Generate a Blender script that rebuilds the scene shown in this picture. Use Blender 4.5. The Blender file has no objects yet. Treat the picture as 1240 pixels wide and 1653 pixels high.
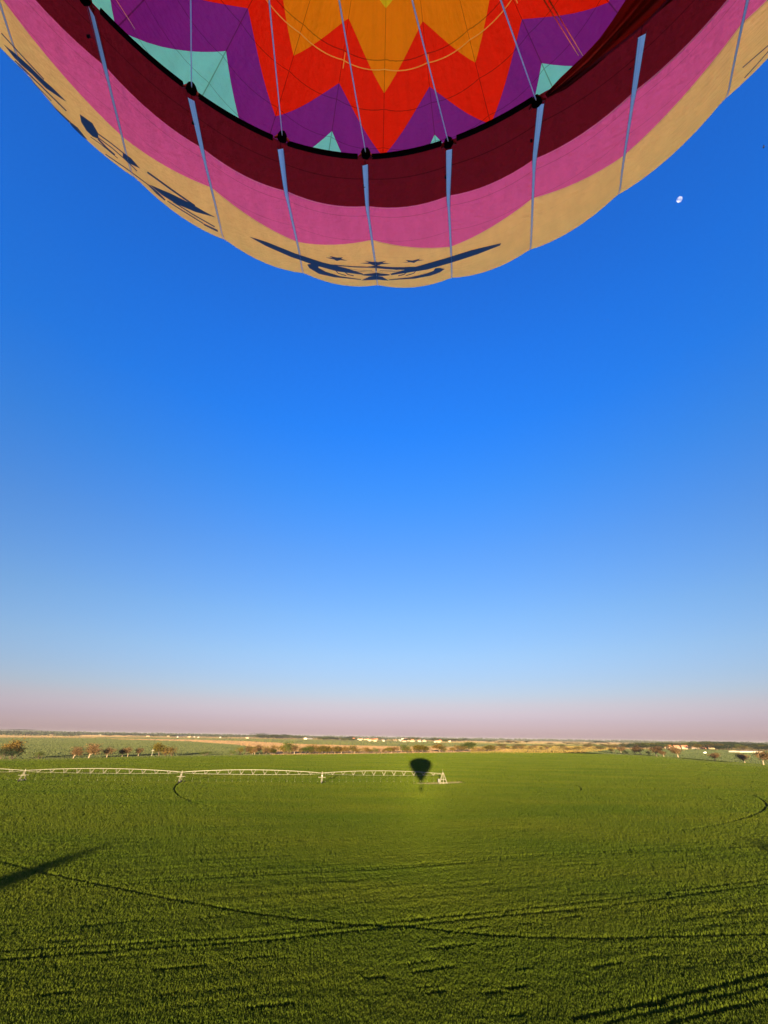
import bpy, bmesh, math, random
import numpy as np
from mathutils import Vector, Matrix
from mathutils.geometry import tessellate_polygon
random.seed(7); RNG = np.random.default_rng(11)
R = math.radians
S = bpy.context.scene
COL = S.collection

# ------------------------------------------------------------------ camera
CAM_H = 18.6                                   # eye height over the field
FPX = 650.0                                    # focal length in photo pixels (photo is 1240 x 1653)
def camera_axes(a=1180.5, b=1199.5):           # horizon height at the left and right edge
    p1 = np.array([-620, 826.5-a, FPX]); p2 = np.array([620, 826.5-b, FPX])
    n = np.cross(p2, p1); n /= np.linalg.norm(n)
    if n[1] < 0: n = -n
    fw = np.array([0, 0, 1.]) - n*n[2]; fw /= np.linalg.norm(fw)
    r = np.cross(n, fw)
    if r[0] < 0: r = -r
    return np.array([r, fw, n])
AX = camera_axes()
def ray(x, y):                                  # world direction seen at a photo pixel
    return AX @ np.array([x-620, 826.5-y, FPX])
def ground(x, y, z=0.0):                        # point of the ground seen at a photo pixel
    d = ray(x, y); t = (z-CAM_H)/d[2]
    return Vector((d[0]*t, d[1]*t, z))
cd = bpy.data.cameras.new('camera'); cam = bpy.data.objects.new('camera', cd); COL.objects.link(cam)
cd.sensor_fit = 'VERTICAL'; cd.sensor_height = 24.0; cd.lens = 24.0*FPX/1653.0
cd.clip_start = 0.05; cd.clip_end = 200000
right = AX @ np.array([1, 0, 0]); up = AX @ np.array([0, 1, 0]); back = AX @ np.array([0, 0, -1])
cam.matrix_world = Matrix([[right[0], up[0], back[0], 0], [right[1], up[1], back[1], 0],
                           [right[2], up[2], back[2], CAM_H], [0, 0, 0, 1]])
S.camera = cam

# ------------------------------------------------------------------ light
SUN_EL, SUN_AZ = 4.86, 184.87
SUN_DIR = Vector((math.sin(R(SUN_AZ))*math.cos(R(SUN_EL)), math.cos(R(SUN_AZ))*math.cos(R(SUN_EL)), math.sin(R(SUN_EL))))
w = bpy.data.worlds.new('World'); S.world = w; w.use_nodes = True
nt = w.node_tree; nt.nodes.clear()
def wn(t, **k):
    n = nt.nodes.new(t)
    for a, b in k.items(): setattr(n, a, b)
    return n
sky = wn('ShaderNodeTexSky', sky_type='NISHITA', sun_disc=False, sun_elevation=R(SUN_EL), sun_rotation=R(SUN_AZ),
         altitude=100, air_density=1.0, dust_density=0.6, ozone_density=2.0)
geo = wn('ShaderNodeTexCoord'); sep = wn('ShaderNodeSeparateXYZ'); ramp = wn('ShaderNodeValToRGB')
mul = wn('ShaderNodeMix', data_type='RGBA', blend_type='MULTIPLY'); mul.inputs[0].default_value = 1
bg = wn('ShaderNodeBackground'); out = wn('ShaderNodeOutputWorld')
bg.inputs[1].default_value = 0.05
SKY_TINT = [  # (sine of elevation, tint): clear dusk air is bluer overhead and pinker at the horizon than the model
    (0.0, (0.735, 0.743, 2.311)), (0.0298, (0.696, 0.617, 1.570)), (0.0481, (0.750, 0.623, 1.277)), (0.0642, (0.766, 0.640, 1.115)),
    (0.0831, (0.732, 0.676, 1.075)), (0.1114, (0.713, 0.704, 1.066)), (0.1643, (0.728, 0.775, 1.095)), (0.2465, (0.679, 0.834, 1.201)),
    (0.3869, (0.521, 0.881, 1.511)), (0.5232, (0.324, 0.954, 1.944)), (0.6458, (0.192, 0.995, 2.419)), (0.7480, (0.184, 1.021, 2.640)),
    (0.8412, (0.198, 1.010, 2.691)), (1.0, (0.255, 0.978, 2.404))]
def set_ramp(rp, stops):
    e = rp.color_ramp.elements
    while len(e) > 1: e.remove(e[-1])
    e[0].position = stops[0][0]; e[0].color = (*stops[0][1], 1)
    for p, c in stops[1:]:
        q = e.new(p); q.color = (*c, 1)
set_ramp(ramp, SKY_TINT)
L = nt.links
L.new(geo.outputs['Generated'], sep.inputs[0]); L.new(sep.outputs[2], ramp.inputs[0])
L.new(sky.outputs[0], mul.inputs[6]); L.new(ramp.outputs[0], mul.inputs[7])
L.new(mul.outputs[2], bg.inputs[0]); L.new(bg.outputs[0], out.inputs[0])
sd = bpy.data.lights.new('sun', 'SUN'); sd.energy = 5.0; sd.angle = R(0.53); sd.color = (1.0, 0.79, 0.42)
sun = bpy.data.objects.new('sun', sd); COL.objects.link(sun)
sun.rotation_euler = SUN_DIR.to_track_quat('Z', 'Y').to_euler(); sun.location = SUN_DIR*100
S.view_settings.view_transform = 'Standard'; S.view_settings.look = 'None'
S.view_settings.gamma = 1; S.view_settings.use_curve_mapping = False
S.view_settings.exposure = 2.4
S.cycles.max_bounces = 10; S.cycles.diffuse_bounces = 5; S.cycles.transmission_bounces = 8
S.cycles.transparent_max_bounces = 8; S.cycles.volume_bounces = 0
S.render.engine = 'CYCLES'
#SKYONLY
# ------------------------------------------------------------------ helpers
def tag(o, label=None, cat=None, group=None, kind=None):
    if label: o['label'] = label
    if cat: o['category'] = cat
    if group: o['group'] = group
    if kind: o['kind'] = kind
    return o
def empty(name, loc=(0, 0, 0), rz=0):
    o = bpy.data.objects.new(name, None); COL.objects.link(o)
    o.location = loc; o.rotation_euler = (0, 0, rz); o.empty_display_size = .3
    return o
class MB:                                        # collects vertices and faces for one mesh
    def __init__(s): s.v = []; s.f = []; s.m = []
    def add(s, vs, fs, mi=0):
        b = len(s.v); s.v += [tuple(v) for v in vs]; s.f += [tuple(b+i for i in f) for f in fs]; s.m += [mi]*len(fs)
    def box(s, c, d, mi=0, M=None):
        c = Vector(c); h = Vector(d)/2
        vs = [Vector((c.x+sx*h.x, c.y+sy*h.y, c.z+sz*h.z)) for sx in (-1, 1) for sy in (-1, 1) for sz in (-1, 1)]
        if M: vs = [M @ v for v in vs]
        s.add(vs, [(0, 1, 3, 2), (4, 6, 7, 5), (0, 4, 5, 1), (2, 3, 7, 6), (0, 2, 6, 4), (1, 5, 7, 3)], mi)
    def tube(s, pts, r, n=6, mi=0, cap=True):
        pts = [Vector(p) for p in pts]; rs = r if hasattr(r, '__len__') else [r]*len(pts)
        vs = []
        for i, p in enumerate(pts):
            t = (pts[min(i+1, len(pts)-1)]-pts[max(i-1, 0)]).normalized()
            a = t.cross(Vector((0, 0, 1)) if abs(t.z) < .9 else Vector((1, 0, 0))).normalized(); b = t.cross(a)
            for k in range(n):
                q = 2*math.pi*k/n; vs.append(p+(a*math.cos(q)+b*math.sin(q))*rs[i])
        fs = [(i*n+k, i*n+(k+1) % n, (i+1)*n+(k+1) % n, (i+1)*n+k) for i in range(len(pts)-1) for k in range(n)]
        if cap: fs += [tuple(range(n))[::-1], tuple((len(pts)-1)*n+k for k in range(n))]
        s.add(vs, fs, mi)
    def ring(s, c, rad, r, n=20, m=6, ax='y', mi=0):
        vs = []
        for i in range(n):
            q = 2*math.pi*i/n
            for k in range(m):
                g = 2*math.pi*k/m; a = rad+r*math.cos(g); h = r*math.sin(g)
                p = {'y': (a*math.cos(q), h, a*math.sin(q)), 'z': (a*math.cos(q), a*math.sin(q), h), 'x': (h, a*math.cos(q), a*math.sin(q))}[ax]
                vs.append(Vector(c)+Vector(p))
        s.add(vs, [(i*m+k, ((i+1) % n)*m+k, ((i+1) % n)*m+(k+1) % m, i*m+(k+1) % m) for i in range(n) for k in range(m)], mi)
    def build(s, name, mats, parent=None, smooth=False):
        me = bpy.data.meshes.new(name); me.from_pydata(s.v, [], s.f)
        for m in (mats if isinstance(mats, (list, tuple)) else [mats]): me.materials.append(m)
        if any(s.m): me.polygons.foreach_set('material_index', s.m)
        if smooth: me.polygons.foreach_set('use_smooth', [True]*len(s.f))
        me.update()
        o = bpy.data.objects.new(name, me); COL.objects.link(o)
        if parent: o.parent = parent
        return o
def copy_tree(o, parent=None):
    c = o.copy(); COL.objects.link(c); c.parent = parent
    for ch in list(o.children): copy_tree(ch, c)
    return c

# ------------------------------------------------------------------ materials
def mat(name, rough=.8, spec=.25):
    m = bpy.data.materials.new(name); m.use_nodes = True
    b = m.node_tree.nodes['Principled BSDF']; b.inputs['Roughness'].default_value = rough
    b.inputs['Specular IOR Level'].default_value = spec
    return m, m.node_tree, b
def N_(t, ty, **k):
    n = t.nodes.new(ty)
    for a, b in k.items():
        if isinstance(b, (int, float, str, bool)) and hasattr(n, a): setattr(n, a, b)
    return n
def noise_col(t, c1, c2, scale, coord='Position', detail=4, lo=.35, hi=.65, stretch=None):
    if coord == 'Position': src = t.nodes.new('ShaderNodeNewGeometry').outputs['Position']
    else: src = t.nodes.new('ShaderNodeTexCoord').outputs[coord]
    if stretch:
        mp = t.nodes.new('ShaderNodeMapping'); mp.inputs['Scale'].default_value = stretch[:3]
        mp.inputs['Rotation'].default_value = (0, 0, stretch[3] if len(stretch) > 3 else 0)
        t.links.new(src, mp.inputs[0]); src = mp.outputs[0]
    n = t.nodes.new('ShaderNodeTexNoise'); n.inputs['Scale'].default_value = scale; n.inputs['Detail'].default_value = detail
    t.links.new(src, n.inputs['Vector'])
    r = t.nodes.new('ShaderNodeValToRGB'); e = r.color_ramp.elements
    e[0].position = lo; e[0].color = (*c1, 1); e[1].position = hi; e[1].color = (*c2, 1)
    t.links.new(n.outputs['Fac'], r.inputs[0])
    return r.outputs[0], n.outputs['Fac']
def simple(name, c1, c2, scale, rough=.8, spec=.25, bump=0, coord='Object', **k):
    m, t, b = mat(name, rough, spec)
    c, f = noise_col(t, c1, c2, scale, coord, **k); t.links.new(c, b.inputs['Base Color'])
    if bump:
        bp = t.nodes.new('ShaderNodeBump'); bp.inputs['Strength'].default_value = bump; t.links.new(f, bp.inputs['Height'])
        t.links.new(bp.outputs[0], b.inputs['Normal'])
    return m
def fabric(name, c, transl, rough=.45, seams=True, dark=.55):
    # nylon: diffuse reflection plus light let through, panel seams from the gore / height coordinates
    m = bpy.data.materials.new(name); m.use_nodes = True; t = m.node_tree; t.nodes.clear()
    o = t.nodes.new('ShaderNodeOutputMaterial'); d = t.nodes.new('ShaderNodeBsdfDiffuse'); tr = t.nodes.new('ShaderNodeBsdfTranslucent')
    gl = t.nodes.new('ShaderNodeBsdfGlossy'); gl.inputs['Roughness'].default_value = rough
    mx = t.nodes.new('ShaderNodeMixShader'); mx.inputs[0].default_value = transl
    m2 = t.nodes.new('ShaderNodeMixShader'); m2.inputs[0].default_value = .006
    uv = t.nodes.new('ShaderNodeUVMap'); uv.uv_map = 'gore'
    nz = t.nodes.new('ShaderNodeTexNoise'); nz.inputs['Scale'].default_value = 3.0; nz.inputs['Detail'].default_value = 5
    mp0 = t.nodes.new('ShaderNodeMapping'); mp0.inputs['Scale'].default_value = (2.2, .9, 1); t.links.new(uv.outputs[0], mp0.inputs[0]); t.links.new(mp0.outputs[0], nz.inputs['Vector'])
    mr = t.nodes.new('ShaderNodeMapRange'); mr.inputs['From Min'].default_value = .3; mr.inputs['From Max'].default_value = .7
    mr.inputs['To Min'].default_value = .94; mr.inputs['To Max'].default_value = 1.05
    t.links.new(nz.outputs['Fac'], mr.inputs[0]); fac = mr.outputs[0]
    if seams:
        sp = t.nodes.new('ShaderNodeSeparateXYZ'); t.links.new(uv.outputs[0], sp.inputs[0])
        def math_(op, a, b=None, c=None):
            n = t.nodes.new('ShaderNodeMath'); n.operation = op
            for i, v in enumerate((a, b, c)):
                if v is None: continue
                if isinstance(v, (int, float)): n.inputs[i].default_value = v
                else: t.links.new(v, n.inputs[i])
            return n.outputs[0]
        # panel seams run level round the envelope every 0.235 of the height coordinate; one up the middle of the load line
        fv = math_('FRACT', math_('DIVIDE', math_('ADD', sp.outputs[1], -.03+.0), SEAM_STEP))
        lv = math_('LESS_THAN', math_('ABSOLUTE', math_('ADD', fv, -.5)), .010)
        fu = math_('FRACT', math_('ADD', sp.outputs[0], .5))
        lu = math_('LESS_THAN', math_('ABSOLUTE', math_('ADD', fu, -.5)), .007)
        ln = math_('MAXIMUM', lv, lu)
        fac = math_('MULTIPLY', fac, math_('MULTIPLY_ADD', ln, -(1-dark), 1.0))
    cm = t.nodes.new('ShaderNodeMix'); cm.data_type = 'RGBA'; cm.blend_type = 'MULTIPLY'; cm.inputs[0].default_value = 1
    cm.inputs[6].default_value = (*c, 1); t.links.new(fac, cm.inputs[7])
    for n in (d, tr): t.links.new(cm.outputs[2], n.inputs[0])
    # crinkle
    n2 = t.nodes.new('ShaderNodeTexNoise'); n2.inputs['Scale'].default_value = 9; n2.inputs['Detail'].default_value = 3
    mp = t.nodes.new('ShaderNodeMapping'); mp.inputs['Scale'].default_value = (1, 3, 1); t.links.new(uv.outputs[0], mp.inputs[0]); t.links.new(mp.outputs[0], n2.inputs['Vector'])
    bp = t.nodes.new('ShaderNodeBump'); bp.inputs['Strength'].default_value = .5; bp.inputs['Distance'].default_value = .12
    t.links.new(n2.outputs['Fac'], bp.inputs['Height'])
    for n in (d, tr, gl): t.links.new(bp.outputs[0], n.inputs['Normal'])
    t.links.new(d.outputs[0], mx.inputs[1]); t.links.new(tr.outputs[0], mx.inputs[2])
    t.links.new(mx.outputs[0], m2.inputs[1]); t.links.new(gl.outputs[0], m2.inputs[2]); t.links.new(m2.outputs[0], o.inputs[0])
    return m
SEAM_STEP = .2375

# ------------------------------------------------------------------ the balloon
UH = 3.55                                        # metres per profile unit (mouth is 1 unit above the eye)
BX, BY, PHI = -.037, -.270, -.801                # axis of the envelope and azimuth of gore seam 0
PZ = np.array([1, 1.35, 1.7, 2.1, 2.5, 2.9, 3.3, 3.9, 4.4, 4.8, 5.3, 5.8, 6.2, 6.45, 6.57, 6.6])
PR = np.array([.617, .89, 1.16, 1.47, 1.775, 2.04, 2.26, 2.48, 2.56, 2.55, 2.38, 1.98, 1.42, .85, .35, 0])
_g = np.gradient(PR, PZ)
def prof(z):
    z = np.asarray(z, float); i = np.clip(np.searchsorted(PZ, z)-1, 0, len(PZ)-2)
    h = PZ[i+1]-PZ[i]; t = (z-PZ[i])/h
    v = (2*t**3-3*t**2+1)*PR[i]+(t**3-2*t**2+t)*h*_g[i]+(-2*t**3+3*t**2)*PR[i+1]+(t**3-t**2)*h*_g[i+1]
    return np.where(z > 6.3, np.interp(z, PZ, PR), v)
def bulge(k, z):
    u = np.asarray(k) % 1.0
    b = np.interp(z, [1, 1.25, 1.8, 2.5, 4.0, 5.3, 6.6], [.000, .006, .012, .022, .038, .032, 0])
    return b*4*u*(1-u)
KNOT = {0: (146, 1), 1: (307, 145), 2: (452, 227), 3: (589, 253), 4: (725, 227), 5: (874, 151), 6: (1037, 40)}
BND = {0: (171, 108), 1: (327, 239), 2: (462, 308), 3: (593, 332.5), 4: (723.5, 316), 5: (862, 257), 6: (1022, 149)}
Z1 = 1.265
def _plane(px, z):
    d = ray(*px); return np.array([d[0]/d[2]*z, d[1]/d[2]*z])
def _base(k, z):
    th = PHI+k*math.pi/12; r = float(prof(z)); return np.array([BX+r*math.sin(th), BY+r*math.cos(th)])
DK = {k: _plane(p, 1.0)-_base(k, 1.0) for k, p in KNOT.items()}
DB = {k: _plane(p, Z1)-_base(k, Z1) for k, p in BND.items()}
_ks = np.array([-3, 0, 1, 2, 3, 4, 5, 6, 9], float)
_dk = np.array([[0, 0]]+[DK[i] for i in range(7)]+[[0, 0]]); _db = np.array([[0, 0]]+[DB[i] for i in range(7)]+[[0, 0]])
def surf(k, z, off=0.0):                          # point of the envelope: gore coordinate k (0..24), height z in units
    k = np.asarray(k, float); z = np.asarray(z, float)*np.ones_like(k); k = k*np.ones_like(z)
    th = PHI+k*math.pi/12; r = prof(z)+bulge(k, z)
    kk = (k+6) % 24-6
    a = np.clip((z-1)/(Z1-1), 0, 1); f = np.clip((2.0-z)/(2.0-Z1), 0, 1)
    x = BX+(r)*np.sin(th); y = BY+(r)*np.cos(th)
    for j, arr in enumerate((x, y)):
        dk = np.interp(kk, _ks, _dk[:, j]); db = np.interp(kk, _ks, _db[:, j])
        arr += np.where(z < Z1, dk*(1-a)+db*a, db*f)
    sl = (prof(z+.01)-prof(z-.01))/.02; nn = np.sqrt(1+sl*sl)
    X = x*UH+off*np.sin(th)/nn; Y = y*UH+off*np.cos(th)/nn; Zc = z*UH-off*sl/nn+CAM_H
    return np.stack([X, Y, Zc], -1)
def hit(x, y):                                    # (k, z) of the outer skin seen at a photo pixel
    d = ray(x, y); d = d/d[2]; zz = np.linspace(1.02, 3.6, 2600)
    X = d[0]*zz-BX; Y = d[1]*zz-BY; th = np.arctan2(X, Y); k = (th-PHI)*12/math.pi
    g = np.hypot(X, Y)-prof(zz)-bulge(k, zz)
    ix = np.where(g[1:]*g[:-1] < 0)[0]; i = ix[0] if len(ix) else int(np.argmin(g))
    return k[i], zz[i]
balloon = empty('hot_air_balloon', (BX*UH, BY*UH, CAM_H-1.62))
tag(balloon, 'multicoloured hot air balloon filling the top of the picture, seen from below its mouth', 'hot air balloon')
BL = Vector(balloon.location)
def part(mb, name, mats, parent=balloon, smooth=False):
    mb.v = [tuple(Vector(v)-BL) for v in mb.v]
    return mb.build(name, mats, parent, smooth)
FAB = dict(
    maroon=fabric('maroon_fabric', (.25, .012, .034), 0.28),
    pink=fabric('pink_fabric', (.80, .16, .74), 0.5, dark=.72),
    cream=fabric('cream_fabric', (.96, .74, .43), 0.48, dark=.90),
    teal=fabric('teal_fabric', (.22, .78, .80), 0.42),
    purple=fabric('purple_fabric', (.26, .014, .30), 0.44),
    red=fabric('red_fabric', (.985, .010, .0005), 0.4),
    orange=fabric('orange_fabric', (.99, .24, .001), 0.4),
    yellow=fabric('yellow_fabric', (.95, .62, .01), 0.5))
def tri(k): u = np.abs(((k+1) % 2)-1); return u     # 0 at even seams, 1 at odd seams
CURVES = [  # height of each colour boundary at even seams, odd seams, sag
    (1.0, 1.0, 0), (Z1, Z1, 0), (1.80, 1.58, -.03), (4.1, 3.5, -.05), (5.655, 4.98, .05), (5.935, 5.545, .04), (6.20, 5.935, .035), (6.40, 6.26, 0), (6.6, 6.6, 0)]
BANDS = ['maroon', 'pink', 'cream', 'teal', 'purple', 'red', 'orange', 'yellow']
ROWS = [4, 6, 22, 16, 10, 8, 6, 3]
SUB = 8
def curve(c, k):
    t = tri(k); return c[0]+(c[1]-c[0])*t+c[2]*4*t*(1-t)
ks = np.arange(24*SUB)/SUB
mats = [FAB[b] for b in BANDS]
V, F, MI, UVv = [], [], [], []
rows = [curve(CURVES[0], ks)]; rowband = []
for bi in range(len(BANDS)):
    a, b = curve(CURVES[bi], ks), curve(CURVES[bi+1], ks)
    for j in range(1, ROWS[bi]+1): rows.append(a+(b-a)*j/ROWS[bi]); rowband.append(bi)
n = len(ks)
for zr in rows: V.append(surf(ks, np.minimum(zr, 6.599)))
V = np.concatenate(V)-np.array(BL)
me = bpy.data.meshes.new('envelope')
for i in range(len(rows)-1):
    for j in range(n):
        F.append((i*n+j, i*n+(j+1) % n, (i+1)*n+(j+1) % n, (i+1)*n+j)); MI.append(rowband[i])
        k0 = j/SUB; k1 = (j+1)/SUB
        UVv += [k0, rows[i][j], k1, rows[i][(j+1) % n], k1, rows[i+1][(j+1) % n], k0, rows[i+1][j]]
me.from_pydata(V.tolist(), [], F)
for m in mats: me.materials.append(m)
me.polygons.foreach_set('material_index', MI); me.polygons.foreach_set('use_smooth', [True]*len(F))
uvl = me.uv_layers.new(name='gore'); uvl.data.foreach_set('uv', UVv)
me.update()
sh = me.attributes.new('sharp_edge', 'BOOLEAN', 'EDGE')
ev = np.empty(len(me.edges)*2, int); me.edges.foreach_get('vertices', ev); ev = ev.reshape(-1, 2)
sharp = ((ev[:, 0] % n) == (ev[:, 1] % n)) & ((ev[:, 0] % n) % SUB == 0)
sh.data.foreach_set('value', sharp)
envelope = bpy.data.objects.new('envelope', me); COL.objects.link(envelope); envelope.parent = balloon

webbing = simple('white_webbing', (.96, .90, .88), (.99, .93, .91), 30, .5, .5)
webbing.node_tree.nodes['Principled BSDF'].inputs['Metallic'].default_value = .62
webbing_edge = simple('navy_webbing_edge', (.02, .025, .09), (.03, .03, .12), 30, .6)
black_web = simple('black_webbing', (.004, .004, .005), (.008, .007, .008), 40, 1.0, .0)
piping_m = simple('pale_piping', (.80, .52, .50), (.85, .58, .52), 20, .5)
navy = simple('navy_print', (.010, .022, .115), (.016, .03, .14), 8, .6)
steel = simple('steel', (.30, .30, .32), (.42, .42, .44), 20, .3, .6)
cable_m = simple('cable_cover', (.80, .70, .86), (.88, .78, .92), 30, .5)
cable_m.node_tree.nodes['Principled BSDF'].inputs['Metallic'].default_value = .3
lilac = simple('lilac_thread', (.74, .70, .80), (.80, .75, .85), 30, .4); lilac.node_tree.nodes['Principled BSDF'].inputs['Metallic'].default_value = .2
def strip_on_skin(kz, wid, off, mb, mi=0, vertical=True):
    kz = np.array(kz); P = surf(kz[:, 0], kz[:, 1], off)
    vs = []
    for i in range(len(P)):
        t = P[min(i+1, len(P)-1)]-P[max(i-1, 0)]; t /= np.linalg.norm(t)
        q = surf(kz[i, 0], kz[i, 1], off+.05)-P[i]; q /= np.linalg.norm(q)
        s = np.cross(t, q); s /= np.linalg.norm(s); ww = wid[i] if hasattr(wid, '__len__') else wid
        vs += [P[i]-s*ww/2, P[i]+s*ww/2]
    mb.add(vs, [(2*i, 2*i+1, 2*i+3, 2*i+2) for i in range(len(P)-1)], mi)
def loads(k):
    mb = MB(); zs = np.concatenate([np.linspace(1.025, 2.9, 30), np.linspace(3.0, 6.4, 28)])
    ws = np.interp(zs, [1, 1.27, 1.32, 6.5], [.040, .034, .023, .020])
    kz = [(k, z) for z in zs]
    strip_on_skin(kz, ws, .012, mb, 0)
    for e in (-1, 1):                                # dark stitched edges
        strip_on_skin([(k+e*w_*.57/(UH*float(prof(z)))*12/math.pi, z) for z, w_ in zip(zs, ws)], ws*.10, .012, mb, 1)
        strip_on_skin([(k+e*w_*.22/(UH*float(prof(z)))*12/math.pi, z) for z, w_ in zip(zs, ws)], ws*.06, .015, mb, 2)
    return mb
for k in range(24):
    part(loads(k), 'load_tape', [webbing, webbing_edge, lilac])
# rim band, stopping short of every cable knot, and the knots
for k in [i for i in range(24) if i not in (5, 6)]:
    mb = MB(); q = np.linspace(k+.085, k+.915, 9)
    for zz0, zz1, of in ((.999, 1.009, .004),):
        P0 = surf(q, zz0, of); P1 = surf(q, zz1, of); P2 = surf(q, zz1, -of-.01); P3 = surf(q, zz0, -of-.01)
        vs = np.concatenate([P0, P1, P2, P3]); m_ = len(q); fs = []
        for a, b in ((0, 1), (1, 2), (2, 3), (3, 0)): fs += [(a*m_+i, a*m_+i+1, b*m_+i+1, b*m_+i) for i in range(m_-1)]
        mb.add(vs, fs)
    part(mb, 'mouth_rim', black_web)
red_loop = simple('red_loop', (.35, .01, .02), (.5, .02, .03), 40, .6)
KN = []
for k in range(24):
    c = Vector(surf(k, 1.004, -.005)); KN.append(c)
    bm = bmesh.new(); bmesh.ops.create_icosphere(bm, subdivisions=2, radius=1)
    e = Vector((math.sin(PHI+k*math.pi/12), math.cos(PHI+k*math.pi/12), 0)); tg = Vector((e.y, -e.x, 0))
    for v in bm.verts:
        d = v.co.copy(); rr = 1+.16*math.sin(9*d.x+k)*math.cos(7*d.y+k)
        v.co = c+(tg*d.x*.034+e*d.y*.033+Vector((0, 0, 1))*d.z*.032)*rr
    mb = MB(); mb.add([v.co for v in bm.verts], [[v.index for v in f.verts] for f in bm.faces]); bm.free()
    if k == 6: continue
    o = part(mb, 'cable_knot', black_web, smooth=True)
    for s in (-1, 1):
        mb = MB()
        p0 = c+tg*.03*s; p1 = Vector(surf(k+.075*s, 1.012, .0)); p1b = Vector(surf(k+.085*s, 1.004, .012))
        mb.tube([p0, (p0+p1)/2+Vector((0, 0, .012)), p1], .008, 6); mb.tube([p0, (p0+p1b)/2-Vector((0, 0, .008)), p1b], .007, 6)
        part(mb, 'rim_loop', red_loop, o)
# piping along two colour changes
def level_strip(name, ci, wid, m_):
    q = np.linspace(0, 24, 24*SUB*2+1); mb = MB()
    strip_on_skin(list(zip(q, curve(CURVES[ci], q))), wid, .006, mb); part(mb, name, m_)
level_strip('piping', 1, .012, piping_m)
level_strip('piping', 2, .014, simple('peach_piping', (.75, .36, .22), (.8, .40, .25), 20, .5))
# ring tape inside the crown, with its crossing tags
mb = MB(); q = np.linspace(0, 24, 24*SUB+1); strip_on_skin([(a, 6.045) for a in q], .032, -.03, mb)
for k in range(24):
    if k % 2 == 0: strip_on_skin([(k+.04, z) for z in (6.01, 6.045, 6.08)], .03, -.035, mb)
part(mb, 'crown_ring_tape', fabric('orange_tape', (.95, .55, .16), .55, seams=False))
# small red ties beside the load tapes
for k in range(24):
    mb = MB(); mb.box(Vector(surf(k-.05, 1.13, .012)), (.014, .014, .025), 0); part(mb, 'tie_tab', webbing_edge)

# printed marks, as thin films sewn on the cream band (coordinates are gore, height read off through the lens once)
def film(mb, px):
    dens = []
    for i in range(len(px)):
        a, b = px[i], px[(i+1) % len(px)]; m_ = max(1, int(math.hypot(a[0]-b[0], a[1]-b[1])/8))
        dens += [(a[0]+(b[0]-a[0])*j/m_, a[1]+(b[1]-a[1])*j/m_) for j in range(m_)]
    tr_ = tessellate_polygon([[Vector((x, y, 0)) for x, y in dens]])
    kz = [hit(x, y) for x, y in dens]; out_ = []
    stack = [tuple(kz[i] for i in t_) for t_ in tr_]
    while stack:                                   # split until every piece follows the curved skin
        T = stack.pop(); e = [(abs(T[i][0]-T[(i+1) % 3][0])/.09+abs(T[i][1]-T[(i+1) % 3][1])/.10, i) for i in range(3)]; l, i = max(e)
        if l > 1 and len(out_)+len(stack) < 6000:
            p, q, r = T[i], T[(i+1) % 3], T[(i+2) % 3]; m = ((p[0]+q[0])/2, (p[1]+q[1])/2); stack += [(p, m, r), (m, q, r)]
        else: out_.append(T)
    kk = np.array(out_).reshape(-1, 2); P = surf(kk[:, 0], kk[:, 1], .012)
    mb.add(P, [(3*i, 3*i+1, 3*i+2) for i in range(len(out_))])
STROKE = 1.25
def stroke(mb, px, w_):
    up_, dn = [], []
    for i, p in enumerate(px):
        a = px[max(i-1, 0)]; b = px[min(i+1, len(px)-1)]; dx, dy = b[0]-a[0], b[1]-a[1]; l = math.hypot(dx, dy)
        ww = (w_[i] if hasattr(w_, '__len__') else w_)*STROKE
        nx, ny = -dy/l*ww/2, dx/l*ww/2; up_.append((p[0]+nx, p[1]+ny)); dn.append((p[0]-nx, p[1]-ny))
    film(mb, up_+dn[::-1])
mb = MB()
film(mb, [(6.5, 70), (27, 86.5), (50, 107), (68, 125), (85, 140), (108.5, 163), (100, 158), (75, 141), (52, 118), (36, 104), (24, 92)])
stroke(mb, [(3.4, 52.5), (22, 73), (46, 99), (72, 127)], 1.3)
stroke(mb, [(25, 97), (67.5, 138), (108, 178)], 1.5)
stroke(mb, [(29, 104), (60, 138), (84, 162)], .9)
stroke(mb, [(10, 86), (38, 117), (66, 149)], 1.0)
stroke(mb, [(72, 156), (96, 180), (113, 196)], [.8, 1.4, 2])
film(mb, [(112, 194), (126, 205), (142, 225), (133, 219), (119, 206)])
film(mb, [(129.6, 183), (150, 198), (159, 213.5), (159.5, 223), (150, 219), (140.5, 210), (132, 196)])
stroke(mb, [(158, 214), (180, 230), (200, 246)], 1.3)
film(mb, [(199, 244.5), (212, 254), (227, 271), (210, 262.5), (199, 253)])
stroke(mb, [(158, 220), (182, 238), (203.6, 257), (222, 275)], 1.1)
stroke(mb, [(147, 220), (164, 232), (191, 254.5)], .8)
stroke(mb, [(159, 223), (172, 237), (186, 249)], 1.9)
stroke(mb, [(171, 248), (206, 272), (241, 298)], 1.1)
stroke(mb, [(241, 298), (254, 310), (267, 322)], [1.5, 3, 1.5])
stroke(mb, [(238.5, 276.7), (276, 304), (315, 331)], 2)
film(mb, [(241.7, 296.7), (275.5, 311), (306, 326), (330, 340), (349, 349.8), (315, 340.5), (284, 327.5), (262, 313.5)])
stroke(mb, [(271, 323.5), (300, 342), (328, 359.4)], 1.2)
stroke(mb, [(280, 324.6), (312, 345), (347, 365)], 1.3)
film(mb, [(327.7, 359), (351.7, 370), (352, 373.5), (330, 362.7)])
stroke(mb, [(1198, 108), (1220, 89), (1242, 70)], 1.2); stroke(mb, [(1201, 125), (1222, 102), (1242, 79)], 1.0)
part(mb, 'lettering', navy, envelope); STROKE = 1.0
mb = MB()
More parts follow.
